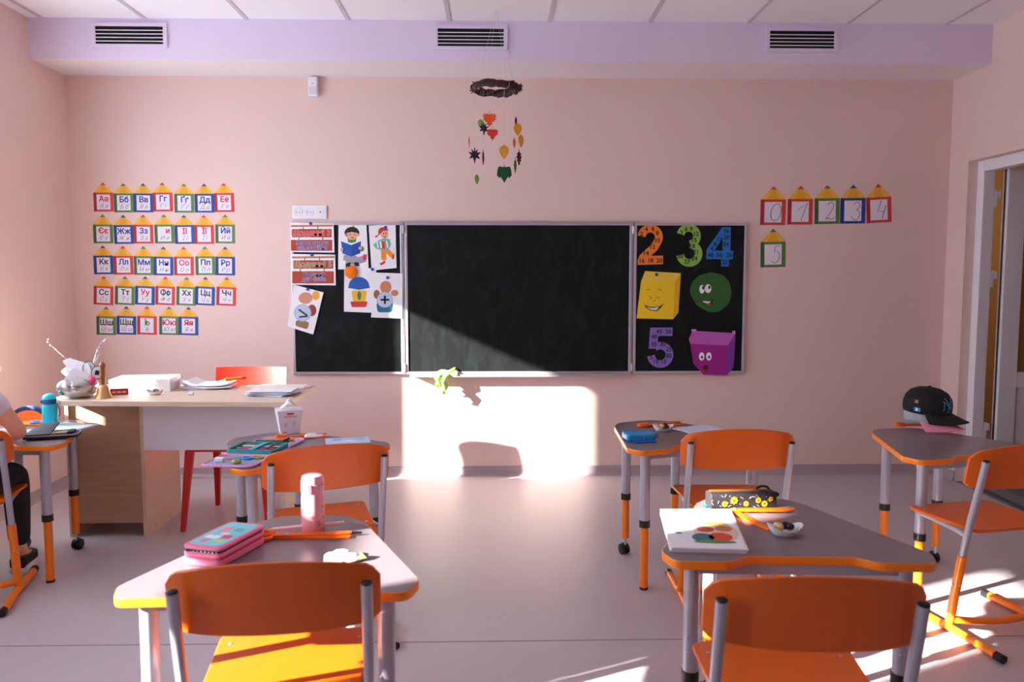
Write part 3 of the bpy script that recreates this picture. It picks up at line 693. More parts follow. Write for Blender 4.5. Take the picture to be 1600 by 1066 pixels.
for r, (letters, xs_, ys_) in enumerate(rows):
    cc = seq[r].split()
    for k in range(len(xs_)):
        big = letters[2 * k]; pair = letters[2 * k:2 * k + 2]
        if pair == 'ЬЬ': pair = 'Ь'
        word = 'letter' if pair == 'Ь' else 'letters'
        u, v = 130 + xs_[k] / 3.95, 270 + ys_[k] / 3.95
        tl = {3: 0.05}.get(r, random.uniform(-0.012, 0.02)); tl = 0.03 if r == 4 else tl
        o, W, H_ = pencil_card(u, v, 30, 28.5, cc[k], '%s alphabet pencil card, %s in the %s row, %s %s' % (cc[k], ['first', 'second', 'third', 'fourth', 'fifth', 'sixth', 'seventh'][k], ['top', 'second', 'middle', 'fourth', 'bottom'][r], word, pair), 'alphabet pencil cards on the wall', tl)
        ink = INKR if big in vow else (INKD if big in dark else INKB)
        show = pair
        if big == 'Ь': ink = INKG
        if big == 'И': show = '   и'
        if big == 'Ф':
            show = 'Оо'
            for (x, hh_) in ((-0.011, 0.021), (0.0195, 0.021)): MB().box(x - 0.0025, x + 0.0025, -0.0029, -0.0022, H_ * 0.32 - hh_, H_ * 0.32 + hh_).obj('letter_stem', ink, o)
        text_obj(show, 0.050 if len(pair) > 1 else 0.06, ink, o, (0.002, -0.0024, H_ * 0.32), thick=0.0014)
        text_obj(pair.replace('', ' ').strip(), 0.036, PENCIL, o, (0.0, -0.0024, -H_ * 0.42), thick=0.0, shear=0.35, name='handwriting')
        MB().box(-W * 0.66, W * 0.66, -0.0026, -0.0020, -H_ * 0.08 - 0.0006, -H_ * 0.08).obj('ruled_line', PENCIL, o)
# number cards 0-5
INK = mat('ink', (52, 40, 62), 0.5)
digits = {
 '0': [ell(0, 0, 0.30, 0.44, 24, -0.35) + [ell(0, 0, 0.30, 0.44, 24, -0.35)[0]]],
 '1': [[(-0.28, 0.12), (0.28, 0.46), (-0.12, -0.46)]],
 '2': [[(-0.18, 0.30), (-0.05, 0.42), (0.12, 0.44), (0.24, 0.34), (0.2, 0.16), (0.0, -0.12), (-0.26, -0.42), (-0.12, -0.36), (0.02, -0.40), (0.16, -0.42), (0.3, -0.32)]],
 '3': [[(-0.12, 0.34), (0.04, 0.44), (0.22, 0.40), (0.26, 0.26), (0.16, 0.10), (0.0, 0.04), (0.16, 0.02), (0.26, -0.12), (0.22, -0.32), (0.06, -0.46), (-0.12, -0.44), (-0.26, -0.30)]],
 '4': [[(-0.02, 0.46), (-0.26, -0.10), (0.16, -0.10)], [(0.26, 0.22), (0.02, -0.46)]],
 '5': [[(0.28, 0.44), (-0.02, 0.42), (-0.10, 0.12), (0.08, 0.16), (0.22, 0.04), (0.22, -0.18), (0.08, -0.38), (-0.10, -0.44), (-0.28, -0.34)]]}
for (dg_, x, y, col, tl, lab) in (('0', 120, 280, 'red', 0.0, 'red'), ('1', 402, 275, 'red', 0.0, 'red'), ('2', 683, 268, 'green', -0.02, 'green'), ('3', 950, 265, 'blue', -0.01, 'blue'), ('4', 1222, 255, 'red', -0.06, 'red'), ('5', 120, 720, 'green', -0.02, 'green')):
    o, W, H_ = pencil_card(1170 + x / 6.66, 270 + y / 6.66, 39.5, 39.5, col, '%s pencil-shaped number card with a handwritten %s' % (lab, ['zero', 'one', 'two', 'three', 'four', 'five'][int(dg_)]), 'number pencil cards on the wall', tl)
    m = MB()
    for s in digits[dg_]: strip(m, [(0.22 * W + a * W * 1.3, b * H_ * 1.55) for (a, b) in s], 0.0036, -0.0028, -0.0022)
    m.obj('handwriting', INK, o)

# ================================================================== LEAF MOBILE
MY = 4.70
pc = py(775.5, 138, MY)
mo = empty('leaf_mobile', (pc.x, MY, pc.z)); tag(mo, 'autumn leaf mobile hanging from a dark twig wreath', 'mobile')
wr_ = MB(); RW = 0.128
for k in range(22):
    a0 = random.uniform(0, 2 * PI); ln = random.uniform(2.6, 5.5); tw_ = random.uniform(2, 5); ph = random.uniform(0, 6.28); rr = random.uniform(0.006, 0.021)
    pts = []
    for i in range(26):
        a = a0 + ln * i / 25
        q = rr * (1 + 0.2 * math.sin(3 * a + ph))
        pts.append(((RW + q * math.cos(tw_ * a + ph)) * math.cos(a), (RW + q * math.cos(tw_ * a + ph)) * math.sin(a), q * math.sin(tw_ * a + ph)))
    wr_.tube(pts, 0.0052, 6)
wr_.tube([(RW * math.cos(2 * PI * i / 40), RW * math.sin(2 * PI * i / 40), 0) for i in range(40)], 0.013, 8, closed=True)
for k in range(14):
    a = random.uniform(2.6, 3.6); wr_.tube([(RW * math.cos(a), RW * math.sin(a), 0), ((RW + 0.026) * math.cos(a + 0.08), (RW + 0.026) * math.sin(a + 0.08), random.uniform(-0.02, 0.025))], 0.003, 5)
wr_.obj('wreath', mat('dark twig', (62, 36, 34), 0.7, var=0.3, scale=40), mo, smooth=True)
M_str = mat('nylon string', (205, 195, 200), 0.5)
for k in range(4):
    a = 2 * PI * k / 4 + 0.5
    MB().tube([(RW * math.cos(a), RW * math.sin(a), 0.01), (0, 0, ZC - pc.z)], 0.0006, 5).obj('hanger', M_str, mo)
    MB().tube([((RW + 0.024 * math.cos(t)) * math.cos(a), (RW + 0.024 * math.cos(t)) * math.sin(a), 0.024 * math.sin(t)) for t in (2 * PI * i / 12 for i in range(12))], 0.0008, 5, closed=True).obj('tie', M_str, mo)
def leaf_shape(kind, s):
    if kind == 'maple':
        pts = []
        tips = [(0, 0.62), (0.5, 0.42), (0.55, 0.0), (0.28, -0.30), (-0.28, -0.30), (-0.55, 0.0), (-0.5, 0.42)]
        h = [(0, -0.70), (0.10, -0.46), (0.22, -0.48), (0.20, -0.22), (0.36, -0.26), (0.38, -0.12), (0.58, -0.06), (0.46, 0.08), (0.62, 0.22), (0.48, 0.30), (0.52, 0.44), (0.30, 0.38), (0.22, 0.46), (0.06, 0.36), (0.025, 0.40), (0.025, 0.66)]
        return [(x * s, y * s) for (x, y) in h] + [(-x * s, y * s) for (x, y) in h[::-1][:-1]]
    if kind == 'star':
        h = [(0, -0.72), (0.13, -0.2), (0.46, -0.32), (0.28, 0.0), (0.54, 0.24), (0.2, 0.2), (0.28, 0.52), (0.06, 0.3), (0.03, 0.62)]
        return [(x * s, y * s) for (x, y) in h] + [(-x * s, y * s) for (x, y) in h[::-1][:-1]]
    if kind == 'ivy':
        h = [(0, -0.75), (0.2, -0.42), (0.3, -0.28), (0.34, -0.42), (0.56, -0.2), (0.52, 0.2), (0.42, 0.46), (0.1, 0.42), (0.02, 0.45), (0.02, 0.62)]
        return [(x * s, y * s) for (x, y) in h] + [(-x * s, y * s) for (x, y) in h[::-1][:-1]]
    if kind == 'oval':
        h = [(0, -0.62), (0.16, -0.45), (0.36, -0.12), (0.40, 0.14), (0.30, 0.40), (0.04, 0.52), (0.02, 0.62)]
        return [(x * s, y * s) for (x, y) in h] + [(-x * s, y * s) for (x, y) in h[::-1][:-1]]
    h = [(0, -0.62), (0.10, -0.45), (0.06, -0.4), (0.2, -0.2), (0.12, -0.16), (0.24, 0.06), (0.13, 0.1), (0.17, 0.3), (0.03, 0.42), (0.02, 0.62)]
    return [(x * s, y * s) for (x, y) in h] + [(-x * s, y * s) for (x, y) in h[::-1][:-1]]
LV = [(764.7, 186, 'maple', 0.072, (238, 95, 30), 0.1), (769.4, 209, 'maple', 0.060, (225, 62, 30), 0.2), (751, 193, 'oval', 0.045, (130, 200, 70), 0.3), (756, 201, 'star', 0.062, (58, 26, 62), 0.5), (806, 189, 'oak', 0.044, (80, 24, 40), 0.7),
      (809, 202, 'oval', 0.062, (225, 160, 30), 0.2), (814, 220, 'oval', 0.066, (240, 185, 55), 0.9), (803.5, 223, 'oak', 0.052, (235, 90, 45), 0.6), (733, 222, 'maple', 0.050, (225, 80, 50), 1.5), (741.6, 242.5, 'star', 0.070, (56, 24, 58), 0.15),
      (755, 246, 'oak', 0.072, (95, 28, 38), 1.2), (787.6, 237, 'oval', 0.070, (220, 160, 35), 0.1), (811, 246, 'oak', 0.076, (90, 26, 32), 0.3), (805, 258.5, 'oak', 0.072, (95, 135, 35), 0.9), (788, 270, 'ivy', 0.078, (20, 80, 50), 0.1), (745, 280, 'oval', 0.052, (150, 210, 95), 0.9)]
for i, (u, v, kind, s, rgb, rz) in enumerate(LV):
    dep = random.uniform(-0.09, 0.09); q = py(u, v, MY + dep)
    x, z = q.x - pc.x, q.z - pc.z
    lf_ = MB().prism(leaf_shape(kind, s), -0.001, 0.001, axis='y').obj('leaf', mat('felt leaf %d %d' % (rgb[0], rgb[1]), rgb, 0.8), mo, loc=(x, dep, z), rot=(0, 0, rz))
    MB().tube([(0, 0, s * 0.6), (0, 0, -z)], 0.0004, 4).obj('thread', M_str, lf_)

# ================================================================== DESKS
TOPZ = 0.62
hp = [(-0.33, 0.0, 0.035), (-0.19, 0.0, 0.06), (-0.14, 0.042, 0.06), (0.14, 0.042, 0.06), (0.19, 0.0, 0.06), (0.33, 0.0, 0.035), (0.352, 0.075, 0.06), (0.165, 0.53, 0.10), (0.10, 0.61, 0.10), (-0.10, 0.61, 0.10), (-0.165, 0.53, 0.10), (-0.352, 0.075, 0.06)]
TOP = round_poly(hp, 7)
def scale_poly(poly, dlt):
    n = len(poly); out = []
    for i in range(n):
        a = Vector(poly[i - 1]); b = Vector(poly[(i + 1) % n]); d_ = (b - a)
        d_ = d_.normalized() if d_.length > 1e-9 else Vector((1, 0)); out.append((poly[i][0] + d_.y * dlt, poly[i][1] - d_.x * dlt))
    return out
def make_desk():
    r = empty('student_desk')
    MB().prism(TOP, TOPZ - 0.022, TOPZ, 'z').obj('tabletop', M_lam, r)
    # edge band
    n = len(TOP); oo = scale_poly(TOP, 0.0022); m = MB()
    prof = [(0, -0.0232), (0.0014, -0.0225), (0.0022, -0.020), (0.0022, -0.003), (0.0014, -0.0006), (0, 0.0002)]
    vs = []; k = len(prof)
    for i in range(n):
        d_ = (Vector(oo[i]) - Vector(TOP[i])) / 0.0022
        for (q, z) in prof: vs.append((TOP[i][0] + d_.x * q, TOP[i][1] + d_.y * q, TOPZ + z))
    fs = [[i * k + j, ((i + 1) % n) * k + j, ((i + 1) % n) * k + j + 1, i * k + j + 1] for i in range(n) for j in range(k - 1)]
    m.add(vs, fs).obj('edge_band', M_edge, r, smooth=True, angle=60)
    for (x, y, caster) in ((-0.275, 0.055, 0), (0.275, 0.055, 0), (-0.138, 0.46, 1), (0.138, 0.46, 1)):
        leg = MB().tube([(x, y, 0.29), (x, y, TOPZ - 0.022)], 0.021, 16).obj('leg', M_steel, r, smooth=True)
        MB().tube([(x, y, 0.275), (x, y, 0.305)], 0.0235, 16).obj('collar', M_black, leg, smooth=True)
        zb = 0.085 if caster else 0.008
        MB().tube([(x, y, zb), (x, y, 0.29)], 0.0175, 14).obj('lower_tube', M_orange_m, leg, smooth=True)
        for z in (0.40, 0.36): MB().ball((x - 0.012, y - 0.0185, z), 0.004, 0.003, 0.004, 8, 6).obj('bolt', M_alu, leg)
        if caster:
            MB().tube([(x, y, 0.05), (x, y, 0.09)], 0.006, 8).obj('caster_stem', M_alu, leg, smooth=True)
            w_ = MB()
            for dx in (-0.012, 0.012):
                Mx = Matrix.Translation((x + dx, y + 0.012, 0.0265)) @ Matrix.Rotation(PI / 2, 4, 'Y')
                w_.lathe([(0.016, -0.009), (0.0245, -0.007), (0.0262, 0), (0.0245, 0.007), (0.016, 0.009)], 18, M=Mx)
            w_.tube([(x - 0.012, y + 0.012, 0.0265), (x + 0.012, y + 0.012, 0.0265)], 0.008, 8)
            w_.prism(arc(y + 0.012, 0.028, 0.028, 20, 160, 8), x - 0.005, x + 0.005, axis='x')
            w_.obj('caster_wheel', M_black, leg, smooth=True)
        else:
            MB().tube([(x, y, 0.0), (x, y, 0.012)], 0.0182, 14).obj('foot_cap', mat('foot brown', (70, 40, 30), 0.6), leg, smooth=True)
        MB().lathe([(0.03, TOPZ - 0.03), (0.034, TOPZ - 0.022)], 14, c=(x, y, 0)).obj('leg_flange', M_black, leg, smooth=True)
    MB().box(-0.26, 0.26, 0.045, 0.065, TOPZ - 0.05, TOPZ - 0.022).obj('under_rail', M_steel, r)
    MB().box(-0.13, 0.13, 0.45, 0.47, TOPZ - 0.05, TOPZ - 0.022).obj('under_rail', M_steel, r)
    MB().tube(bez((-0.262, 0.12, TOPZ - 0.022), (-0.262, 0.12, TOPZ - 0.07), (-0.235, 0.12, TOPZ - 0.07), (-0.235, 0.12, TOPZ - 0.045)), 0.0028, 8).obj('bag_hook', M_alu, r, smooth=True)
    return r
DESKS = [('L2', (-0.53, 1.775), 2, 'grey student desk with orange edge holding the pink pencil case and pink bottle'),
         ('R2', (0.79, 1.955), -3, 'grey student desk with orange edge holding the open workbook and black pencil case'),
         ('R1', (0.92, 3.365), 20, 'grey student desk with orange edge holding the bright blue pencil case'),
         ('R3', (2.01, 3.12), 10, 'grey student desk with orange edge by the door, black cap on top'),
         ('L1', (-0.69, 3.175), 42, 'angled grey student desk with the tissue box and fold-out pencil case'),
         ('L0', (-2.239, 3.433), -5, 'grey student desk by the left wall with the turquoise bottle')]
proto = make_desk(); DK_ = {}
for i, (k, (x, y), rz, lab) in enumerate(DESKS):
    o = proto if i == 0 else copy_tree(proto)
    o.location = (x, y, 0); o.rotation_euler = (0, 0, math.radians(rz)); tag(o, lab, 'desk', 'student desks'); DK_[k] = o

# ================================================================== CHAIRS
def make_chair():
    r = empty('student_chair')
    # backrest: curved ply, concave to the sitter, 0.44 wide
    nx, nz = 30, 8; W = 0.228; vs = []; 
    def top(x): return 0.748 - 0.034 * (abs(x) / W) ** 2.2 - (0.026 * max(0, (abs(x) / W - 0.86) / 0.14) ** 2)
    def bot(x): return 0.576 + 0.004 * (abs(x) / W) ** 2 + 0.016 * max(0, (abs(x) / W - 0.88) / 0.12) ** 2
    for sgn in (0, 1):
        for i in range(nx + 1):
            x = -W + 2 * W * i / nx
            for j in range(nz + 1):
                z = bot(x) + (top(x) - bot(x)) * j / nz
                y = 0.020 - 0.028 * (1 - (x / W) ** 2) + (0.69 - z) * 0.2 + 0.010 * sgn + 0.026 * (x / W) ** 4
                vs.append((x, y, z))
    k = (nx + 1) * (nz + 1); fs = []
    def id_(s, i, j): return s * k + i * (nz + 1) + j
    for i in range(nx):
        for j in range(nz):
            fs.append([id_(0, i, j), id_(0, i + 1, j), id_(0, i + 1, j + 1), id_(0, i, j + 1)]); fs.append([id_(1, i, j), id_(1, i, j + 1), id_(1, i + 1, j + 1), id_(1, i + 1, j)])
        fs.append([id_(0, i, nz), id_(0, i + 1, nz), id_(1, i + 1, nz), id_(1, i, nz)]); fs.append([id_(0, i, 0), id_(1, i, 0), id_(1, i + 1, 0), id_(0, i + 1, 0)])
    for j in range(nz):
        fs.append([id_(0, 0, j), id_(0, 0, j + 1), id_(1, 0, j + 1), id_(1, 0, j)]); fs.append([id_(0, nx, j), id_(1, nx, j), id_(1, nx, j + 1), id_(0, nx, j + 1)])
    MB().add(vs, fs).obj('backrest', M_orange, r, smooth=True, angle=50, bevel=0.003)
    # seat
    sp = round_poly([(-0.175, 0.05, 0.03), (0.175, 0.05, 0.03), (0.195, 0.39, 0.035), (-0.195, 0.39, 0.035)], 6)
    seat = MB().prism(sp, 0.407, 0.419, 'z').obj('seat', M_orange, r, bevel=0.003)
    for (x, y) in ((-0.15, 0.1), (0.15, 0.1), (-0.16, 0.33), (0.16, 0.33)): MB().ball((x, y, 0.4195), 0.005, 0.005, 0.0018, 10, 6).obj('screw', M_alu, seat)
    for s in (-1, 1):
        X = 0.2 * s
        post = MB().tube([(X, 0.0, 0.688), (X, 0.02, 0.60), (X, 0.055, 0.46), (X, 0.095, 0.27)], 0.0128, 14).obj('post', M_steel, r, smooth=True)
        MB().ball((X, -0.0008, 0.689), 0.0132, 0.0132, 0.006, 14, 6).obj('end_cap', M_black, post, smooth=True)
        MB().tube(bez((X, 0.066, 0.395), (X * 0.97, 0.10, 0.395), (X * 0.85, 0.12, 0.396), (X * 0.80, 0.36, 0.398), 8), 0.011, 12).obj('seat_rail', M_steel, post, smooth=True)
        low = [(X, 0.085, 0.315), (X, 0.10, 0.24), (X, 0.118, 0.14), (X, 0.128, 0.075)] + bez((X, 0.130, 0.06), (X, 0.135, 0.025), (X, 0.16, 0.018), (X, 0.20, 0.0175), 6) + [(X, 0.29, 0.0175), (X, 0.365, 0.0175)]
        leg = MB().tube(low, 0.0165, 14).obj('leg', M_orange_m, r, smooth=True)
        MB().tube([(X, 0.155, 0.024), (X * 1.03, -0.10, 0.0175)], 0.0145, 12).obj('rear_foot', M_orange_m, leg, smooth=True)
        MB().tube([(X, 0.355, 0.0175), (X, 0.388, 0.0175)], 0.0175, 12).obj('foot_cap', M_black, leg, smooth=True)
        MB().tube([(X * 1.028, -0.088, 0.0175), (X * 1.03, -0.122, 0.0175)], 0.0172, 6).obj('foot_cap', M_black, leg)
        MB().ball((X + 0.017 * s, 0.108, 0.20), 0.003, 0.005, 0.005, 8, 6).obj('bolt', M_alu, leg); MB().ball((X, 0.092, 0.20), 0.005, 0.003, 0.005, 8, 6).obj('bolt', M_alu, leg)
    MB().tube([(-0.2, 0.135, 0.055)] + bez((-0.18, 0.12, 0.055), (-0.1, 0.06, 0.055), (0.1, 0.06, 0.055), (0.18, 0.12, 0.055), 10) + [(0.2, 0.135, 0.055)], 0.0138, 12).obj('crossbar', M_orange_m, r, smooth=True)
    MB().tube([(-0.162, 0.33, 0.397), (0.162, 0.33, 0.397)], 0.010, 10).obj('seat_stretcher', M_steel, r, smooth=True)
    return r
CH = [('L2', (-0.474, 1.648), 6, 'orange school chair in front of the desk with the pink bottle'),
      ('R2', (0.661, 1.545), -4.5, 'orange school chair in front of the desk with the open workbook'),
      ('R1', (0.976, 3.08), -1, 'orange school chair at the desk with the bright blue pencil case'),
      ('L1', (-0.592, 2.822), 20, 'orange school chair at the angled desk with the tissue box'),
      ('R3', (1.943, 2.788), 12, 'orange school chair at the desk with the black cap'),
      ('L0', (-2.178, 3.15), 16, 'orange school chair with the seated child')]
proto = make_chair()
for i, (k, (x, y), rz, lab) in enumerate(CH):
    o = proto if i == 0 else copy_tree(proto)
    o.location = (x, y, 0); o.rotation_euler = (0, 0, math.radians(rz)); tag(o, lab, 'chair', 'orange school chairs')

# ================================================================== TEACHER'S DESK AND CHAIR
M_pw = wood('pale wood', (214, 192, 168), (228, 208, 186), 0.4)
M_pw2 = wood('tan wood', (178, 146, 116), (190, 158, 126), 0.5)
TZ = 0.74
td = empty('teacher_desk', (-1.6, 4.1, 0)); tag(td, "teacher's wooden desk with white front panel near the left wall", 'desk')
tp = [(-2.11, 3.89), (-0.995, 3.825), (-0.99, 4.42), (-2.20, 4.48), (-2.20, 3.97)]
MB().prism([(x + 1.6, y - 4.1) for x, y in tp], TZ - 0.025, TZ, 'z').obj('desktop', M_pw, td, bevel=0.002)
ped = MB().box(-0.575, -0.215, -0.015, 0.40, 0.07, TZ - 0.025).obj('pedestal', M_pw2, td)
MB().box(-0.215, -0.197, -0.03, 0.42, 0.0, TZ - 0.025).obj('side_panel', M_pw, td)
MB().box(-0.593, -0.575, -0.03, 0.42, 0.0, TZ - 0.025).obj('side_panel', M_pw, td)
MB().box(-0.197, 0.50, -0.03, -0.012, 0.455, TZ - 0.025).obj('modesty_panel', mat('white laminate', (232, 232, 240), 0.35), td)
MB().box(0.50, 0.518, -0.04, 0.34, 0.0, TZ - 0.025).obj('end_panel', M_pw, td)
# chair
tcx, tcy = -1.42, 4.15
tc_ = empty('teacher_chair', (tcx, tcy, 0)); tag(tc_, "red plastic chair behind the teacher's desk", 'chair')
for (x, y, lx, ly) in ((-0.19, 0.04, -0.035, -0.04), (0.19, 0.04, 0.035, -0.04), (-0.18, 0.42, -0.03, 0.07), (0.18, 0.42, 0.03, 0.07)):
    m = MB(); n = 4
    a = Vector((x, y, 0.43)); b = Vector((x + lx, y + ly, 0.0)); vs = []
    for q, hw in ((a, 0.022), (b, 0.013)):
        for dx, dy in ((-1, -1), (1, -1), (1, 1), (-1, 1)): vs.append((q.x + dx * hw, q.y + dy * hw * 0.8, q.z))
    m.add(vs, [(0, 1, 2, 3), (7, 6, 5, 4), (0, 4, 5, 1), (1, 5, 6, 2), (2, 6, 7, 3), (3, 7, 4, 0)]).obj('leg', M_red, tc_, bevel=0.004)
MB().prism(round_poly([(-0.21, 0.0, 0.04), (0.21, 0.0, 0.04), (0.20, 0.45, 0.05), (-0.20, 0.45, 0.05)], 5), 0.425, 0.45, 'z').obj('seat', M_red, tc_, bevel=0.006)
n = 16; vs = []; fs = []
for s in (0, 1):
    for i in range(n + 1):
        x = -0.205 + 0.41 * i / n; yy = 0.50 + 0.045 * (1 - (x / 0.205) ** 2) - 0.0 + 0.012 * s
        for (z, dy) in ((0.45, -0.06), (0.60, -0.02), (0.75, 0.0), (0.815, 0.012)): vs.append((x, yy + dy, z))
k = (n + 1) * 4
for i in range(n):
    for j in range(3):
        fs.append([i * 4 + j, (i + 1) * 4 + j, (i + 1) * 4 + j + 1, i * 4 + j + 1]); fs.append([k + i * 4 + j, k + i * 4 + j + 1, k + (i + 1) * 4 + j + 1, k + (i + 1) * 4 + j])
    fs.append([i * 4 + 3, (i + 1) * 4 + 3, k + (i + 1) * 4 + 3, k + i * 4 + 3]); fs.append([i * 4, k + i * 4, k + (i + 1) * 4, (i + 1) * 4])
for j in range(3): fs.append([j, j + 1, k + j + 1, k + j]); fs.append([n * 4 + j, k + n * 4 + j, k + n * 4 + j + 1, n * 4 + j + 1])
MB().add(vs, fs).obj('backrest', M_red, tc_, smooth=True, angle=40)

# --- things on the teacher's desk
def at(u, v, z): return pz(u, v, z)
# silver bowl with paper decorations
p = at(125, 621, TZ); bo = empty('silver_bowl', (p.x, p.y, TZ)); tag(bo, "round silver bowl on the left end of the teacher's desk", 'bowl')
M_sil = mat('brushed silver', (200, 198, 196), 0.25, 0.85)
MB().lathe([(0.03, 0.0), (0.05, 0.003), (0.075, 0.02), (0.088, 0.05), (0.085, 0.075), (0.072, 0.09), (0.069, 0.088), (0.080, 0.072), (0.083, 0.05), (0.07, 0.022), (0.045, 0.008), (0.0, 0.006)], 32).obj('bowl', M_sil, bo, smooth=True, angle=60)
MB().ball((-0.03, -0.074, 0.055), 0.045, 0.02, 0.042, 20, 12).obj('round_boss', M_sil, bo, smooth=True)
MB().tube(bez((-0.085, 0, 0.05), (-0.12, 0, 0.07), (-0.115, 0, 0.03), (-0.085, 0, 0.035)), 0.006, 8).obj('handle', M_sil, bo, smooth=True)
dc = empty('paper_decoration', (p.x, p.y + 0.01, TZ + 0.075)); tag(dc, 'bunch of white paper ornaments and twigs sticking out of the silver bowl', 'decoration')
random.seed(3)
for k, (x, z, s, a) in enumerate(((-0.05, 0.05, 0.05, 0.5), (-0.02, 0.075, 0.055, 0.1), (0.02, 0.06, 0.05, -0.3), (-0.035, 0.10, 0.035, 0.8), (0.0, 0.03, 0.06, 0.2))):
    MB().prism(round_poly([(-s, -s * 0.5, 0.012), (s * 0.9, -s * 0.7, 0.012), (s, s * 0.5, 0.02), (-s * 0.3, s * 0.8, 0.02)], 4), -0.002, 0.002, 'y').obj('paper_cutout', M_paper, dc, loc=(x, -0.01 * k, z), rot=(0.1, a, random.uniform(-0.4, 0.4)))
for (x, z) in ((0.055, 0.075), (0.095, 0.05)):
    rg = MB().prism(ell(0, 0, 0.026, 0.032, 20), -0.0015, 0.0015, 'y').obj('paper_cutout', M_paper, dc, loc=(x, -0.02, z), rot=(0, 0.2, 0.2))
    MB().prism(round_poly([(-0.01, -0.012, 0.004), (0.011, -0.01, 0.004), (0.009, 0.012, 0.004), (-0.008, 0.013, 0.004)], 3), -0.003, -0.0015, 'y').obj('dark_spot', DK, rg)
    MB().tube([(0.027 * math.cos(t), -0.001, 0.033 * math.sin(t)) for t in (2 * PI * i / 24 for i in range(24))], 0.0018, 6, closed=True).obj('dark_outline', DK, rg)
MB().ball((0.045, -0.035, 0.005), 0.016, 0.012, 0.014, 12, 8).obj('green_bead', mat('green bead', (40, 160, 90), 0.4), dc, smooth=True)
MB().ball((0.075, -0.035, 0.015), 0.020, 0.014, 0.02, 12, 8).obj('pink_bead', mat('pink bead', (235, 70, 140), 0.4), dc, smooth=True)
def twig(pts, r0, name, m, beads=()):
    t = MB().tube(pts, [r0 * (1 - 0.5 * i / (len(pts) - 1)) for i in range(len(pts))], 7).obj(name, m, dc, smooth=True)
    return t
def rel(u, v): q = py(u, v, p.y); return (q.x - dc.location.x, 0.0, q.z - dc.location.z)
t = twig([rel(u, v) for u, v in ((143, 575), (147, 560), (151, 548), (156, 538), (163, 530))], 0.005, 'white_twig', M_paper)
for (u, v) in ((149, 553), (152, 545), (155, 540), (158, 536), (165, 533)): MB().ball(rel(u, v), 0.009, 0.006, 0.004, 8, 6, M=Matrix.Rotation(-0.8, 4, 'Y')).obj('catkin', GY, t)
twig([rel(143, 570), rel(155, 554)], 0.003, 'white_twig', M_paper)
t = twig([rel(u, v) for u, v in ((118, 578), (105, 564), (90, 551), (76, 538))], 0.0018, 'thin_stalk', mat('straw', (222, 198, 180), 0.7))
for (u, v) in ((74, 531), (73, 535), (77, 540), (86, 547), (98, 558)): MB().ball(rel(u, v), 0.005, 0.005, 0.005, 8, 6).obj('seed', GY, t)
# hand bell
p = at(162, 622, TZ); be = empty('hand_bell', (p.x, p.y, TZ)); tag(be, 'brass hand bell with wooden handle beside the silver bowl', 'bell')
MB().lathe([(0.043, 0), (0.041, 0.006), (0.033, 0.022), (0.027, 0.045), (0.023, 0.06), (0.012, 0.068), (0.0, 0.07)], 28).obj('bell', mat('brass', (222, 176, 120), 0.3, 0.7), be, smooth=True, angle=60)
MB().lathe([(0.008, 0.068), (0.011, 0.085), (0.014, 0.12), (0.012, 0.15), (0.015, 0.165), (0.009, 0.178), (0.0, 0.18)], 16).obj('handle', mat('bell handle wood', (150, 85, 40), 0.4), be, smooth=True, angle=60)
# box file / white stack
p = at(222, 611, TZ); bx = empty('white_box', (p.x, p.y + 0.05, TZ), 0.12); tag(bx, "flat white cardboard box on the teacher's desk behind the bell", 'box')
MB().box(-0.15, 0.15, -0.10, 0.10, 0.0, 0.055).obj('body', M_paper, bx, bevel=0.003)
MB().box(-0.153, 0.153, -0.103, 0.103, 0.05, 0.068).obj('lid', M_paper, bx, bevel=0.003)
# red booklet
p = at(186, 617, TZ); rb = empty('red_booklet', (p.x, p.y, TZ), 0.25); tag(rb, "small red printed box on the teacher's desk beside the bell", 'box')
MB().box(-0.04, 0.045, -0.012, 0.012, 0, 0.032).obj('body', mat('red card', (185, 45, 50), 0.5, var=0.2, scale=80), rb, bevel=0.002)
for k in range(3): MB().box(-0.03 + 0.024 * k, -0.012 + 0.024 * k, -0.0128, -0.012, 0.01, 0.02).obj('printed_mark', cm((240, 170, 160)), rb)
# cupcake paper
def sweet(loc, label, s=1.0, filling=((70, 35, 30), (225, 190, 130)), group=None):
    o = empty('sweet_in_wrapper', loc); tag(o, label, 'sweet', group)
    n = 40; vs = []; fs = []
    for i, (r_, z) in enumerate(((0.001, 0.002), (0.026, 0.001), (0.034, 0.012), (0.042, 0.026), (0.0405, 0.026), (0.033, 0.013), (0.025, 0.004), (0.001, 0.004))):
        for j in range(n):
            a = 2 * PI * j / n; q = r_ * (1 + (0.05 * (z > 0.008)) * math.cos(20 * a))
            vs.append((q * 1.15 * math.cos(a) * s, q * 0.9 * math.sin(a) * s, (z + (0.008 * math.cos(2 * a) if z > 0.02 else 0)) * s))
    for i in range(7):
        for j in range(n): fs.append([i * n + j, i * n + (j + 1) % n, (i + 1) * n + (j + 1) % n, (i + 1) * n + j])
    MB().add(vs, fs).obj('paper_cup', M_paper, o, smooth=True, angle=60)
    for k, c_ in enumerate(filling):
        b = MB()
        for t in range(4): b.ball((random.uniform(-0.014, 0.014) + (0.014 if k == 0 else -0.016), random.uniform(-0.01, 0.01), 0.016 + random.uniform(0, 0.012)), 0.012, 0.011, 0.01, 10, 6)
        for i in range(len(b.v)): b.v[i] = tuple(q * s for q in b.v[i])
        b.obj('filling', mat('filling %d' % c_[0], c_, 0.5), o, smooth=True, angle=60)
    return o
p = at(242, 617, TZ); sweet((p.x, p.y, TZ), "white paper cup with a sweet on the teacher's desk", 0.85, ((150, 110, 80),), 'sweets in paper cups')
p = at(298, 618, TZ); pb = empty('chalk_piece', (p.x, p.y, TZ)); tag(pb, "tiny white chalk stub on the teacher's desk front edge", 'chalk')
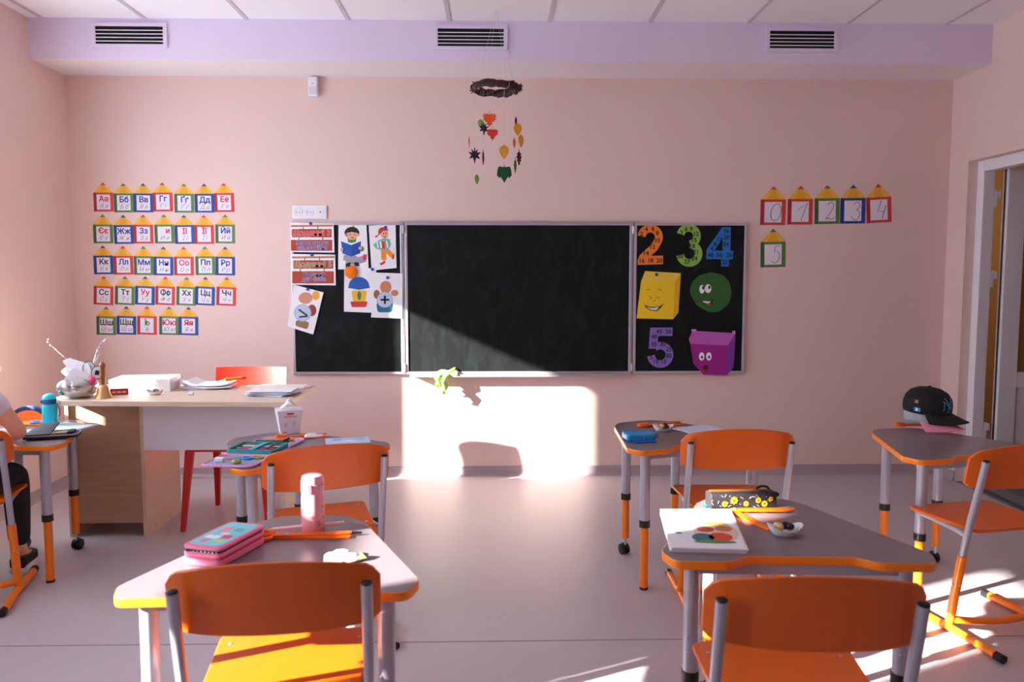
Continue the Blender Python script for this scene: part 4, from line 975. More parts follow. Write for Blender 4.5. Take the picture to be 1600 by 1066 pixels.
MB().tube([(-0.011, 0, 0.0085), (0.011, 0.004, 0.0085)], [0.008, 0.0085], 12).obj('stub', M_paper, pb, smooth=True); MB().ball((0.011, 0.004, 0.0085), 0.003, 0.008, 0.008, 10, 6).obj('rounded_end', M_paper, pb, smooth=True)
# paper piles
def sheets(loc, w_, d_, n_, label, cats, cols_, th=0.002, spread=0.03, rz=0.0, curl=0.0, group=None, name='paper_pile'):
    o = empty(name, loc, rz); tag(o, label, cats, group)
    for k in range(n_):
        nx = 8; vs = []; fs = []
        for sgn in (0, 1):
            for i in range(nx + 1):
                x = -w_ / 2 + w_ * i / nx; z = 0.0005 + k * th + curl * (k / max(1, n_ - 1)) * abs(2 * i / nx - 1) ** 3 * (1 if i < nx / 2 else 0.3)
                for y in (-d_ / 2, d_ / 2): vs.append((x, y, z + sgn * th * 0.85))
        q = 2 * (nx + 1)
        for i in range(nx):
            a = 2 * i; fs += [[a, a + 1, a + 3, a + 2], [q + a, q + a + 2, q + a + 3, q + a + 1], [a, a + 2, q + a + 2, q + a], [a + 1, q + a + 1, q + a + 3, a + 3]]
        fs += [[0, q, q + 1, 1], [2 * nx, 2 * nx + 1, q + 2 * nx + 1, q + 2 * nx]]
        MB().add(vs, fs).obj('sheet', cols_[k % len(cols_)], o, loc=(random.uniform(-spread, spread), random.uniform(-spread, spread) * 0.6, 0), rot=(0, 0, random.uniform(-0.25, 0.25) if spread > 0.01 else random.uniform(-.03, .03)))
    return o
random.seed(11)
BLU = cm((150, 185, 230)); PNK = cm((240, 190, 200)); CRM = cm((245, 238, 225))
p = at(328, 606, TZ); sheets((p.x, p.y, TZ), 0.22, 0.17, 7, "loose pile of white papers in the middle of the teacher's desk", 'papers', [M_paper, cm((215, 222, 240)), M_paper], 0.003, 0.035, 0.2, 0.03)
p = at(428, 616, TZ); nb = sheets((p.x, p.y, TZ), 0.23, 0.17, 8, "stack of pale blue and pink notebooks on the teacher's desk corner", 'notebooks', [BLU, M_paper, BLU, CRM, M_paper, PNK], 0.0032, 0.012, -0.12)
p = at(450, 606, TZ); sheets((p.x - 0.03, p.y + 0.02, TZ), 0.26, 0.15, 3, "white sheets overhanging the right end of the teacher's desk", 'papers', [M_paper, PNK, CRM], 0.0015, 0.02, 0.05)
p = at(368, 600, TZ); pcl = empty('orange_marker', (p.x, p.y, TZ + 0.024), 0.7); tag(pcl, "orange marker lying on the white papers on the teacher's desk", 'marker')
MB().tube([(-0.06, 0, 0.007), (0.035, 0, 0.007)], 0.007, 10).obj('barrel', M_orange_m, pcl, smooth=True); MB().tube([(0.035, 0, 0.007), (0.06, 0, 0.007)], 0.0078, 10).obj('cap', mat('marker cap', (215, 70, 20), 0.4), pcl, smooth=True)

# ================================================================== DESK ITEMS
def craft_tool(loc, rz, label, tip=False, spread=0.30, L=0.15, loops=True):
    o = empty('craft_tool', loc, rz); tag(o, label, 'tool', 'orange plastic craft tools')
    mm = mat('orange plastic', (245, 110, 20), 0.35)
    for s in (1, -1):
        a = spread / 2 * s; b = MB()
        Mx = Matrix.Rotation(a, 4, 'Z') @ Matrix.Translation((0, 0, 0.006 if s > 0 else 0.0))
        b.prism(round_poly([(-0.04 if loops else -0.012, -0.011, 0.006), (L * 0.8, -0.014, 0.008), (L, -0.006, 0.006), (L, 0.008, 0.006), (L * 0.8, 0.013, 0.008), (-0.04 if loops else -0.012, 0.010, 0.006)], 4), 0.0005, 0.0065, 'z', M=Mx)
        b.obj('arm', mm, o, bevel=0.001)
        if not loops: continue
        r_ = MB().tube([Mx @ Vector((-0.062 + 0.026 * math.cos(t), 0.012 * s + 0.017 * math.sin(t), 0.0065)) for t in (2 * PI * i / 24 for i in range(24))], 0.0055, 8, closed=True)
        r_.obj('finger_loop', mm, o, smooth=True)
        if tip and s > 0: MB().prism([(L - 0.002, -0.004), (L + 0.028, 0.0), (L - 0.002, 0.006)], 0.001, 0.006, 'z', M=Mx).obj('dark_tip', M_black, o)
    MB().lathe([(0.006, 0.012), (0.005, 0.0145)], 12).obj('rivet', M_alu, o)
    return o
# --- desk with the pink things (L2)
Z = TOPZ
pk = empty('pencil_case', (-0.705, 2.055, Z), math.radians(-17)); tag(pk, 'pink zip pencil case with turquoise lid print on the nearest left desk', 'pencil case')
M_pink = mat('pink fabric', (240, 130, 170), 0.6, bump=0.2, bscale=300); M_dpink = mat('zip pink', (205, 60, 115), 0.5)
rp = lambda hw, hd, r_: round_poly([(-hw, -hd, r_), (hw, -hd, r_), (hw, hd, r_), (-hw, hd, r_)], 5)
MB().prism(rp(0.056, 0.100, 0.018), 0.001, 0.018, 'z').obj('lower_shell', M_pink, pk, bevel=0.004)
MB().prism(rp(0.053, 0.097, 0.016), 0.018, 0.024, 'z').obj('zip', M_dpink, pk)
MB().prism(rp(0.057, 0.101, 0.018), 0.024, 0.036, 'z').obj('middle_shell', M_pink, pk, bevel=0.004)
MB().prism(rp(0.053, 0.097, 0.016), 0.036, 0.041, 'z').obj('zip', mat('zip dark', (90, 30, 70), 0.6), pk)
lid = MB().prism(rp(0.057, 0.101, 0.02), 0.041, 0.052, 'z').obj('lid', M_pink, pk, bevel=0.005)
MB().prism(rp(0.046, 0.088, 0.016), 0.0518, 0.0528, 'z').obj('lid_print', mat('turquoise print', (120, 215, 225), 0.5), lid)
for (x, y, sx, sy, c_) in ((-0.02, 0.03, 0.012, 0.02, (240, 150, 170)), (0.018, 0.035, 0.012, 0.012, (90, 180, 195)), (-0.015, -0.03, 0.02, 0.012, (245, 245, 250)), (0.02, -0.022, 0.013, 0.013, (225, 70, 120)), (0.0, 0.0, 0.012, 0.008, (250, 225, 235)), (0.02, -0.055, 0.014, 0.006, (235, 220, 120)), (-0.02, -0.06, 0.01, 0.01, (235, 120, 150))):
    MB().prism(round_poly([(x - sx, y - sy, .004), (x + sx, y - sy, .004), (x + sx, y + sy, .004), (x - sx, y + sy, .004)], 3), 0.0527, 0.0533, 'z').obj('printed_icon', cm(c_), lid)
for k in range(9): MB().box(-0.046 + 0.011 * k, -0.040 + 0.011 * k, -0.1005, -0.097, 0.0365, 0.0405).obj('zip_tooth', M_black, pk)
p = at(492, 829, Z); bt = empty('drink_bottle', (p.x, p.y - 0.02, Z)); tag(bt, 'pink drink bottle standing on the nearest left desk', 'bottle')
M_bp = mat('pink bottle', (238, 165, 178), 0.28, var=0.12, scale=45); M_bl = mat('pink bottle lid', (240, 175, 190), 0.3)
MB().lathe([(0.029, 0.0), (0.0325, 0.004), (0.033, 0.03), (0.0325, 0.10), (0.031, 0.115), (0.0305, 0.12)], 28).obj('body', M_bp, bt, smooth=True, angle=50)
ld_ = MB().lathe([(0.0315, 0.118), (0.0322, 0.124), (0.0318, 0.152), (0.028, 0.166), (0.018, 0.170), (0.0, 0.171)], 28).obj('lid', M_bl, bt, smooth=True, angle=50)
MB().prism(round_poly([(-0.007, 0.122, .005), (0.007, 0.122, .005), (0.006, 0.146, .005), (-0.006, 0.146, .005)], 4), -0.0375, -0.031, 'y').obj('clasp', mat('clasp pink', (230, 105, 135), 0.35), ld_, bevel=0.001)
MB().tube([(0.0328 * math.cos(t), 0.0328 * math.sin(t), 0.142) for t in (2 * PI * i / 28 for i in range(28))], 0.0009, 6, closed=True).obj('lid_seam', mat('seam pink', (190, 110, 130), 0.5), ld_)
for k in range(12):
    a = -PI / 2 + random.uniform(-1.3, 1.3); z = random.uniform(0.015, 0.10)
    MB().ball((0.0326 * math.cos(a), 0.0326 * math.sin(a), z), 0.005, 0.0015, 0.004, 8, 6, M=Matrix.Rotation(a + PI / 2, 4, 'Z')).obj('printed_motif', cm((225, 120, 130)), bt)
a = at(395, 842, Z); b = at(550, 840, Z)
craft_tool(((a.x + b.x) / 2 - 0.045, (a.y + b.y) / 2, Z), 0.03, 'orange craft tool with dark point lying beside the pink bottle', True, 0.10, 0.18)
a = at(425, 841, Z); b = at(535, 832, Z)
ws = empty('white_pencil', (a.x, a.y + 0.012, Z + 0.020), math.atan2(b.y - a.y, b.x - a.x)); tag(ws, 'white pencil lying across the orange craft tool by the pink bottle', 'pencil')
Lp = (b - a).length
MB().tube([(0, 0, 0), (Lp, 0, 0.004)], 0.0062, 6).obj('barrel', mat('pale pink lacquer', (245, 215, 222), 0.4), ws)
MB().tube([(0, 0, 0), (-0.014, 0, -0.0003)], [0.0058, 0.0012], 6).obj('point', cm((235, 200, 160)), ws); MB().tube([(Lp, 0, 0.004), (Lp + 0.003, 0, 0.004)], 0.0058, 6).obj('end', M_paper, ws)
def wrapper(loc, rz, label, rgb, rgb2, s=1.0):
    o = empty('sweet_wrapper', loc, rz); tag(o, label, 'wrapper')
    n = 10; vs = []; fs = []
    for i in range(n + 1):
        for j in range(7):
            x = (i / n - 0.5) * 0.10 * s; y = (j / 6 - 0.5) * 0.055 * s * (1 - 0.6 * max(0, i / n - 0.75) / 0.25); z = 0.004 + (0.022 * math.sin(PI * j / 6) * (0.45 + 0.55 * math.sin(PI * min(1, i / n * 1.15))) + random.uniform(0, 0.005)) * s
            vs.append((x, y, z))
    for i in range(n):
        for j in range(6): fs.append([i * 7 + j, (i + 1) * 7 + j, (i + 1) * 7 + j + 1, i * 7 + j + 1])
    ob = MB().add(vs, fs).obj('foil', mat('wrapper %d' % rgb[0], rgb, 0.3, var=0.15, scale=60), o)
    sm = ob.modifiers.new('t', 'SOLIDIFY'); sm.thickness = 0.001
    MB().add([(0.03 * s, -0.02 * s, 0.006), (0.058 * s, -0.012 * s, 0.008), (0.062 * s, 0.010 * s, 0.012), (0.03 * s, 0.02 * s, 0.012), (0.045 * s, 0, 0.02 * s)], [(0, 1, 4), (1, 2, 4), (2, 3, 4), (3, 0, 4), (3, 2, 1, 0)]).obj('twisted_end', mat('wrapper %d' % rgb2[0], rgb2, 0.35), o)
    return o
p = at(538, 876, Z); wrapper((p.x, p.y, Z), 0.1, 'crumpled pale green sweet wrapper on the nearest left desk', (232, 236, 220), (120, 128, 96))

# --- desk with the workbook (R2)
q = [at(1031, 802, Z), at(1139, 802, Z), at(1166.6, 866, Z), at(1047, 863, Z)]
c_ = sum(q, Vector()) / 4; wb = empty('workbook', (c_.x, c_.y, Z)); tag(wb, 'open workbook with a coloured drawing on the near right desk', 'book')
def quad(name, m, pts, z0, z1, parent): return MB().prism([(v_.x - parent.location.x, v_.y - parent.location.y) for v_ in pts], z0, z1, 'z').obj(name, m, parent)
for k in range(4):
    dx = Vector((0.0015 * k, -0.001 * k, 0)); quad('page_block', cm((232, 222, 228)) if k % 2 else M_paper, [v_ + dx for v_ in q], 0.0005 + 0.003 * k, 0.0032 + 0.003 * k, wb)
tp_ = quad('top_page', M_paper, q, 0.0125, 0.0131, wb)
def bil(s, t): return q[0] * (1 - s) * (1 - t) + q[1] * s * (1 - t) + q[2] * s * t + q[3] * (1 - s) * t
def onpage(name, m, poly, z): return quad(name, m, [bil(s, t) for s, t in poly], z, z + 0.0003, wb)
onpage('drawing', cm((240, 205, 190)), ell(0.68, 0.62, 0.30, 0.26, 26), 0.0132)
onpage('drawing', cm((222, 80, 60)), ell(0.72, 0.74, 0.16, 0.10, 16), 0.0137); onpage('drawing', cm((50, 120, 130)), ell(0.48, 0.76, 0.15, 0.10, 16), 0.0137)
onpage('drawing', cm((185, 90, 60)), ell(0.55, 0.56, 0.12, 0.07, 16), 0.0137); onpage('drawing', cm((205, 120, 80)), ell(0.80, 0.54, 0.12, 0.07, 16), 0.0137)
onpage('drawing', cm((90, 140, 70)), ell(0.62, 0.86, 0.28, 0.03, 16), 0.0142); onpage('drawing', cm((215, 190, 110)), ell(0.72, 0.42, 0.16, 0.05, 16), 0.0142)
onpage('drawing', cm((180, 215, 150)), ell(0.2, 0.55, 0.10, 0.05, 14), 0.0137); onpage('drawing', cm((80, 150, 170)), ell(0.17, 0.66, 0.05, 0.025, 12), 0.0142)
for k in range(5): onpage('text_line', cm((205, 210, 222)), [(0.08, 0.08 + 0.07 * k), (0.85 - 0.1 * (k % 3), 0.08 + 0.07 * k), (0.85 - 0.1 * (k % 3), 0.098 + 0.07 * k), (0.08, 0.098 + 0.07 * k)], 0.0132)
a = at(1109, 795, Z); b = at(1212, 793, Z)
bc = empty('pencil_case', ((a.x + b.x) / 2, (a.y + b.y) / 2 + 0.022, Z), math.atan2(b.y - a.y, b.x - a.x)); tag(bc, 'black zip pencil case with yellow pattern on the near right desk', 'pencil case')
Lc = (b - a).length / 2
M_bk = mat('black patterned fabric', (38, 34, 38), 0.6, var=0.3, scale=90)
prof = round_poly([(-0.03, 0.0, .01), (0.03, 0.0, .01), (0.032, 0.048, .016), (-0.028, 0.05, .016)], 5)
MB().prism(prof, -Lc, Lc, 'x').obj('body', M_bk, bc, bevel=0.004)
MB().box(-Lc * 0.96, Lc * 0.9, -0.006, 0.006, 0.0485, 0.053).obj('zip', mat('brass zip', (170, 110, 50), 0.4, 0.4), bc)
MB().tube([(Lc * 0.66 + 0.02 * math.cos(t), 0.0, 0.052 + 0.011 * math.sin(t)) for t in (PI * i / 10 for i in range(11))], 0.004, 8).obj('zip_pull', M_black, bc, smooth=True)
MB().ball((Lc + 0.004, 0.0, 0.036), 0.014, 0.014, 0.009, 12, 8).obj('end_tab', M_black, bc, smooth=True)
M_yp = mat('yellow print', (240, 180, 30), 0.55)
for k, (x, z, s) in enumerate(((-0.062, 0.016, 0.010), (-0.032, 0.027, 0.013), (0.006, 0.016, 0.009), (0.045, 0.026, 0.010), (0.065, 0.015, 0.011), (0.085, 0.030, 0.008))):
    pts = []
    for i in range(16):
        r_ = s * (1 if i % 2 == 0 else 0.72); pts.append((x + r_ * math.cos(PI * i / 8), z + r_ * math.sin(PI * i / 8)))
    m_ = MB().prism(pts, -0.0312, -0.0306, 'y').obj('printed_star', M_yp, bc)
    MB().prism(ell(x, z, s * 0.35, None, 10), -0.0318, -0.0312, 'y').obj('star_centre', mat('print brown', (120, 80, 20), 0.6), m_)
random.seed(5)
for k in range(26):
    x, z = random.uniform(-Lc * 0.95, Lc * 0.8), random.uniform(0.006, 0.04)
    MB().prism(stroke([(x, z), (x + random.uniform(-.012, .012), z + random.uniform(-.008, .01))], 0.0014), -0.0311, -0.0306, 'y').obj('printed_line', cm((175, 170, 180)), bc)
p = at(1143, 801, Z); craft_tool((p.x + 0.008, p.y - 0.004, Z), -0.66, 'orange craft tool between the workbook and the black pencil case', False, 1.30, 0.185, False)
p = at(1112, 792, Z); tl_ = empty('teal_ribbon', (p.x - 0.012, p.y + 0.004, Z), 0.6); tag(tl_, 'small teal tag poking out beside the black pencil case', 'tag')
MB().prism(round_poly([(-0.022, -0.008, .003), (0.02, -0.008, .003), (0.02, 0.008, .003), (-0.022, 0.008, .003), (-0.014, 0.0, .001)], 3), 0.0005, 0.003, 'z').obj('tab', mat('teal', (20, 130, 150), 0.5), tl_)
p = at(1228, 838, Z); sweet((p.x, p.y + 0.01, Z), 'bitten chocolate sweet in a white paper cup on the near right desk', 1.0, ((62, 28, 34), (225, 190, 130)), 'sweets in paper cups')

# --- desk with the blue case (R1)
p = at(1003, 690, Z); bc = empty('pencil_case', (p.x, p.y + 0.045, Z), math.radians(12)); tag(bc, 'bright blue soft pencil case on the far right desk', 'pencil case')
M_bb2 = mat('glossy blue', (20, 150, 215), 0.25, bump=0.3, bscale=60)
MB().prism(round_poly([(-0.078, -0.05, .02), (0.05, -0.055, .02), (0.078, 0.0, .02), (0.03, 0.052, .03), (-0.072, 0.045, .02)], 5), 0.001, 0.034, 'z').obj('body', M_bb2, bc, bevel=0.008)
MB().prism(round_poly([(0.0, -0.058, .01), (0.085, -0.01, .01), (0.08, 0.0, .01), (0.0, -0.05, .01)], 4), 0.006, 0.026, 'z').obj('zip_side', mat('violet zip', (130, 90, 160), 0.5), bc, bevel=0.003)
MB().prism(round_poly([(-0.055, -0.08, .015), (0.05, -0.08, .015), (0.05, -0.05, .01), (-0.06, -0.05, .01)], 4), 0.0, 0.006, 'z').obj('flap', mat('deep blue', (18, 90, 180), 0.3), bc, bevel=0.002)
for (x, y) in ((-0.02, 0.01), (0.02, 0.02), (-0.04, -0.02)): MB().ball((x, y, 0.0345), 0.008, 0.003, 0.001, 10, 6).obj('printed_mark', BL, bc)
p = at(1036, 674, Z); sweet((p.x, p.y, Z), 'chocolate sweet in a white paper cup on the far right desk', 1.0, ((62, 28, 34), (225, 190, 130)), 'sweets in paper cups')
p = at(1025, 667, Z); craft_tool((p.x, p.y + 0.02, Z), 0.25, 'orange craft tool behind the sweet on the far right desk', False, 0.35, 0.15)
p = at(1092, 672, Z); random.seed(2); sheets((p.x, p.y, Z), 0.19, 0.14, 3, 'thin white and blue papers on the far right desk', 'papers', [BLU, M_paper, cm((205, 215, 240))], 0.0018, 0.012, 0.35)

# --- desk by the door (R3): stacked caps
p = at(1462, 676, Z)
M_cap = mat('black twill', (16, 16, 19), 0.8, bump=0.4, bscale=500)
def make_cap(loc, rz, crown_m, brim_m, name_label, s=1.0, hgt=0.115):
    o = empty('baseball_cap', loc, rz); tag(o, name_label, 'cap')
    prof = [(0.092, 0.0), (0.096, 0.018), (0.096, 0.045), (0.090, 0.07), (0.074, 0.094), (0.046, 0.109), (0.015, hgt), (0.001, hgt + 0.001)]
    m = MB(); n = 36; vs = []; fs = []
    for (r_, z) in prof:
        for j in range(n):
            a = 2 * PI * j / n; vs.append(((r_ * 1.06 * math.cos(a)) * s, r_ * 0.92 * math.sin(a) * s, z * s))
    for i in range(len(prof) - 1):
        for j in range(n): fs.append([i * n + j, i * n + (j + 1) % n, (i + 1) * n + (j + 1) % n, (i + 1) * n + j])
    cr = m.add(vs, fs).obj('crown', crown_m, o, smooth=True, angle=180)
    sm = cr.modifiers.new('t', 'SOLIDIFY'); sm.thickness = 0.002
    MB().ball((0, 0, (hgt + 0.001) * s), 0.008 * s, 0.008 * s, 0.005 * s, 10, 6).obj('button', crown_m, cr, smooth=True)
    vs = []; fs = []; nn = 18; nr = 6
    for i in range(nr + 1):
        for j in range(nn + 1):
            a = math.radians(-80 + 160 * j / nn); t = i / nr
            rx = (0.095 + 0.075 * t * math.cos(a) ** 0.8 if math.cos(a) > 0 else 0.095)
            vs.append(((0.098 * math.cos(a) + 0.078 * t * max(0, math.cos(a)) ** 0.6) * s, (0.088 * math.sin(a) * (1 - 0.05 * t)) * s, (0.006 - 0.020 * t - 0.028 * t * math.sin(a) ** 2 - 0.0 + 0.004) * s))
    for i in range(nr):
        for j in range(nn): fs.append([i * (nn + 1) + j, (i + 1) * (nn + 1) + j, (i + 1) * (nn + 1) + j + 1, i * (nn + 1) + j + 1])
    br = MB().add(vs, fs).obj('brim', brim_m, o, smooth=True, angle=180)
    sm = br.modifiers.new('t', 'SOLIDIFY'); sm.thickness = 0.004
    return o, cr
o, cr = make_cap((p.x, p.y + 0.085, Z + 0.0355), math.radians(-58), mat('grey cap fabric', (165, 168, 178), 0.8, var=0.25, scale=30), mat('pink brim', (215, 130, 150), 0.6), 'grey cap with pink brim underneath the black cap', 1.0, 0.06)
o.rotation_euler = (0.0, 0.0, math.radians(-58))
o.scale = (1, 1, 0.95)
o, cr = make_cap((p.x, p.y + 0.085, Z + 0.082), math.radians(-48), M_cap, M_cap, 'black baseball cap with blue monogram on the desk by the door', 1.06)
o.rotation_euler = (0.0, 0.08, math.radians(-48))
# crossed monogram, drawn as strokes wrapped on the crown front
M_mono = mat('blue embroidery', (70, 150, 190), 0.6)
def on_crown(a_deg, z, push=0.0035):
    a = math.radians(a_deg); prof = [(0.092, 0.0), (0.096, 0.018), (0.096, 0.045), (0.090, 0.07), (0.074, 0.094), (0.046, 0.109)]
    for (r0, z0), (r1, z1) in zip(prof, prof[1:]):
        if z0 <= z <= z1: r_ = r0 + (r1 - r0) * (z - z0) / (z1 - z0); break
    return Vector((r_ * 1.06 * math.cos(a), r_ * 0.92 * math.sin(a), z)) * 1.06 + Vector((math.cos(a), math.sin(a), 0.3)).normalized() * push
mono = MB()
def emb(pts, mb=None, r_=0.0016):
    out = []
    for (p0, p1) in zip(pts, pts[1:]):
        for k in range(5): out.append(on_crown(p0[0] + (p1[0] - p0[0]) * k / 5, p0[1] + (p1[1] - p0[1]) * k / 5))
    out.append(on_crown(*pts[-1])); mono.tube(out, r_, 6)
C0 = -17
emb([(C0 - 20, 0.026), (C0 - 17, 0.030), (C0 - 17, 0.062), (C0 - 20, 0.068)]); emb([(C0 - 20, 0.066), (C0 - 14, 0.062), (C0 + 6, 0.034), (C0 + 10, 0.028)]); emb([(C0 + 6, 0.034), (C0 + 6, 0.064), (C0 + 10, 0.069)])
emb([(C0 - 14, 0.080), (C0 - 10, 0.074), (C0 - 2, 0.050), (C0 - 2, 0.024), (C0 - 7, 0.020)]); emb([(C0 + 12, 0.080), (C0 + 8, 0.074), (C0 - 2, 0.050)]); emb([(C0 - 2, 0.022), (C0 + 4, 0.020)])
mono.obj('embroidered_monogram', M_mono, cr, smooth=True)
pt = MB(); 
def patch(a0, a1, z0, z1, name, m, push, nseg=5):
    vs = []; fs = []
    for i in range(nseg + 1):
        for z in (z0, z1): vs.append(on_crown(a0 + (a1 - a0) * i / nseg, z, push))
    for i in range(nseg): fs.append([2 * i, 2 * i + 2, 2 * i + 3, 2 * i + 1])
    ob = MB().add(vs, fs).obj(name, m, cr); sm = ob.modifiers.new('t', 'SOLIDIFY'); sm.thickness = 0.001
patch(-104, -88, 0.010, 0.028, 'side_patch', mat('cyan patch', (40, 165, 225), 0.6), 0.004)
patch(-99, -94, 0.013, 0.025, 'patch_mark', WH, 0.0055, 3); patch(-102.5, -100.5, 0.013, 0.025, 'patch_mark', DK, 0.0055, 2)
patch(-104, -95, 0.046, 0.060, 'worn_spot', mat('worn beige', (165, 135, 118), 0.8), 0.004)
p = at(1415, 668, Z); craft_tool((p.x + 0.045, p.y + 0.03, Z), 0.15, 'orange craft tool lying behind the black cap', False, 0.3, 0.15)

# --- angled desk (L1)
A = at(345, 726, Z); B = at(398, 706, Z); C = at(428, 691, Z)
ax = math.atan2(C.y - A.y, C.x - A.x) - PI / 2
fc = empty('pencil_case', (B.x + 0.015, B.y - 0.005, Z), ax + 0.06); tag(fc, 'fold-out pencil case spread open with coloured pens on the angled desk', 'pencil case')
M_lil = mat('pink piping', (225, 150, 205), 0.5); M_gin = mat('grey lining', (150, 155, 180), 0.7); M_tq = mat('teal trim', (50, 160, 150), 0.5)
fc.scale = (1.05, 1.08, 1.1)
def leaf_panel(y0, y1, hw, z, deep, name):
    poly = round_poly([(-hw, y0, .03), (hw, y0, .03), (hw, y1, .03), (-hw, y1, .03)], 5)
    pn = MB().prism(poly, z, z + 0.004, 'z').obj(name, M_gin, fc)
    MB().tube([(x, y, z + 0.004) for x, y in poly], 0.0045, 8, closed=True).obj('piping', M_lil, pn, smooth=True)
    if deep:
        rim = round_poly([(-hw + .008, y0 + .008, .02), (hw - .008, y0 + .008, .02), (hw - .008, y1 - .008, .02), (-hw + .008, y1 - .008, .02)], 5)
        n = len(rim); vs = [(x, y, z + .004) for x, y in rim] + [(x, y, z + .022) for x, y in rim]
        inn = [(x * 0.93, (y - (y0 + y1) / 2) * 0.93 + (y0 + y1) / 2) for x, y in rim]; vs += [(x, y, z + .022) for x, y in inn] + [(x, y, z + .004) for x, y in inn]
        fs = [[k * n + i, k * n + (i + 1) % n, (k + 1) * n + (i + 1) % n, (k + 1) * n + i] for k in range(3) for i in range(n)]
        MB().add(vs, fs).obj('tray_wall', M_tq, pn)
    return pn
leaf_panel(-0.255, -0.085, 0.098, 0.001, False, 'lower_flap'); mid = leaf_panel(-0.08, 0.085, 0.105, 0.001, True, 'pen_tray'); leaf_panel(0.09, 0.235, 0.098, 0.001, False, 'upper_flap')
def pen(parent, x0, y0, x1, y1, z, r_, body, cap, name='pen', z2=None):
    a = Vector((x0, y0, z)); b = Vector((x1, y1, z if z2 is None else z2)); d_ = (b - a)
    pn = MB().tube([a, a + d_ * 0.72], r_, 8).obj(name, body, parent, smooth=True); MB().tube([a + d_ * 0.72, b], r_ * 1.12, 8).obj('pen_cap', cap, pn, smooth=True)
cl_ = [((240, 200, 90), (240, 160, 60)), ((235, 60, 140), (200, 30, 110)), ((60, 60, 170), (40, 40, 130)), ((230, 90, 110), (220, 60, 80)), ((60, 60, 75), (30, 30, 40)), ((245, 215, 150), (235, 190, 110)), ((90, 190, 215), (60, 150, 190)), ((160, 90, 60), (110, 60, 40))]
for k, (c1, c2_) in enumerate(cl_):
    y = -0.058 + 0.0165 * k
    pen(fc, -0.082 + 0.004 * (k % 3), y, 0.078 - 0.006 * (k % 2), y + 0.004, 0.0125, 0.0052, cm(c1), cm(c2_))
MB().prism(round_poly([(-0.012, -0.066, .004), (0.010, -0.07, .004), (0.012, 0.066, .004), (-0.010, 0.07, .004)], 4), 0.019, 0.023, 'z').obj('elastic_strap', mat('turquoise strap', (40, 170, 200), 0.5), fc)
pen(fc, 0.055, -0.05, 0.085, 0.10, 0.024, 0.004, cm((110, 110, 125)), M_black, z2=0.034)
pen(fc, -0.07, 0.13, 0.06, 0.15, 0.011, 0.006, cm((20, 90, 95)), cm((20, 70, 80)))
pen(fc, -0.05, 0.17, 0.07, 0.185, 0.011, 0.005, cm((240, 150, 40)), cm((220, 120, 30)))
for t_, (x, y) in enumerate(((0.028, -0.14), (0.060, -0.125))):
    MB().tube([(x + 0.02 * math.cos(t), y + 0.015 * math.sin(t), 0.009) for t in (2 * PI * i / 18 for i in range(18))], 0.0042, 8, closed=True).obj('scissor_loop', mat('scissor blue', (40, 140, 225), 0.4) if t_ == 0 else mat('tape yellow', (190, 170, 90), 0.4), fc, smooth=True)
MB().prism(round_poly([(-0.045, -0.155, .005), (0.015, -0.145, .005), (0.015, -0.135, .005), (-0.04, -0.14, .005)], 3), 0.006, 0.011, 'z').obj('scissor_blade', mat('scissor blue', (40, 140, 225), 0.4), fc)
MB().ball((0.02, -0.21, 0.014), 0.017, 0.02, 0.0095, 12, 8).obj('green_sharpener', mat('sharpener green', (150, 175, 95), 0.5), fc, smooth=True)
MB().box(-0.075, -0.04, -0.20, -0.18, 0.005, 0.02).obj('eraser', M_paper, fc, bevel=0.004)
MB().box(-0.055, -0.02, -0.16, -0.15, 0.005, 0.011).obj('eraser', cm((230, 130, 120)), fc, bevel=0.002)
# tissue box
p = at(452, 679, Z); tb = empty('tissue_box', (p.x - 0.012, p.y + 0.045, Z), math.radians(22)); tag(tb, 'white tissue box with red print and a pulled tissue on the angled desk', 'tissue box')
vs = []; 
for (z, hw) in ((0.0, 0.042), (0.112, 0.058)):
    vs += [(-hw, -hw * 0.9, z), (hw, -hw * 0.9, z), (hw, hw * 0.9, z), (-hw, hw * 0.9, z)]
MB().add(vs, [(3, 2, 1, 0), (4, 5, 6, 7), (0, 1, 5, 4), (1, 2, 6, 5), (2, 3, 7, 6), (3, 0, 4, 7)]).obj('carton', mat('carton white', (236, 232, 240), 0.5), tb, bevel=0.002)
def front(name, m, x0, x1, z0, z1):
    f_ = lambda z: -(0.042 + 0.016 * z / 0.112) * 0.9 - 0.0006
    MB().add([(x0, f_(z0), z0), (x1, f_(z0), z0), (x1, f_(z1), z1), (x0, f_(z1), z1), (x0, f_(z0) + .0005, z0), (x1, f_(z0) + .0005, z0), (x1, f_(z1) + .0005, z1), (x0, f_(z1) + .0005, z1)], [(0, 1, 2, 3), (4, 7, 6, 5), (0, 4, 5, 1), (3, 2, 6, 7)]).obj(name, m, tb)
front('printed_logo', RD, -0.014, 0.016, 0.092, 0.100); front('printed_text', cm((235, 170, 185)), -0.026, 0.030, 0.078, 0.086); front('printed_mark', cm((215, 205, 222)), -0.026, -0.012, 0.036, 0.056); front('printed_mark', cm((215, 205, 222)), 0.010, 0.024, 0.038, 0.058); front('printed_logo', cm((235, 90, 110)), -0.030, -0.016, 0.006, 0.012)
f_ = lambda z: (0.042 + 0.016 * z / 0.112) + 0.0006
for (y0, y1, z0, z1, c_) in ((-0.012, 0.016, 0.092, 0.100, (190, 60, 60)), (-0.03, 0.03, 0.06, 0.085, (215, 170, 150)), (-0.03, 0.025, 0.012, 0.045, (200, 120, 80)), (-0.01, 0.03, 0.04, 0.062, (240, 240, 235))):
    MB().add([(f_(z0), y0, z0), (f_(z0), y1, z0), (f_(z1), y1, z1), (f_(z1), y0, z1)], [(0, 1, 2, 3)]).obj('side_print', cm(c_), tb)
random.seed(9)
vs = []; fs = []
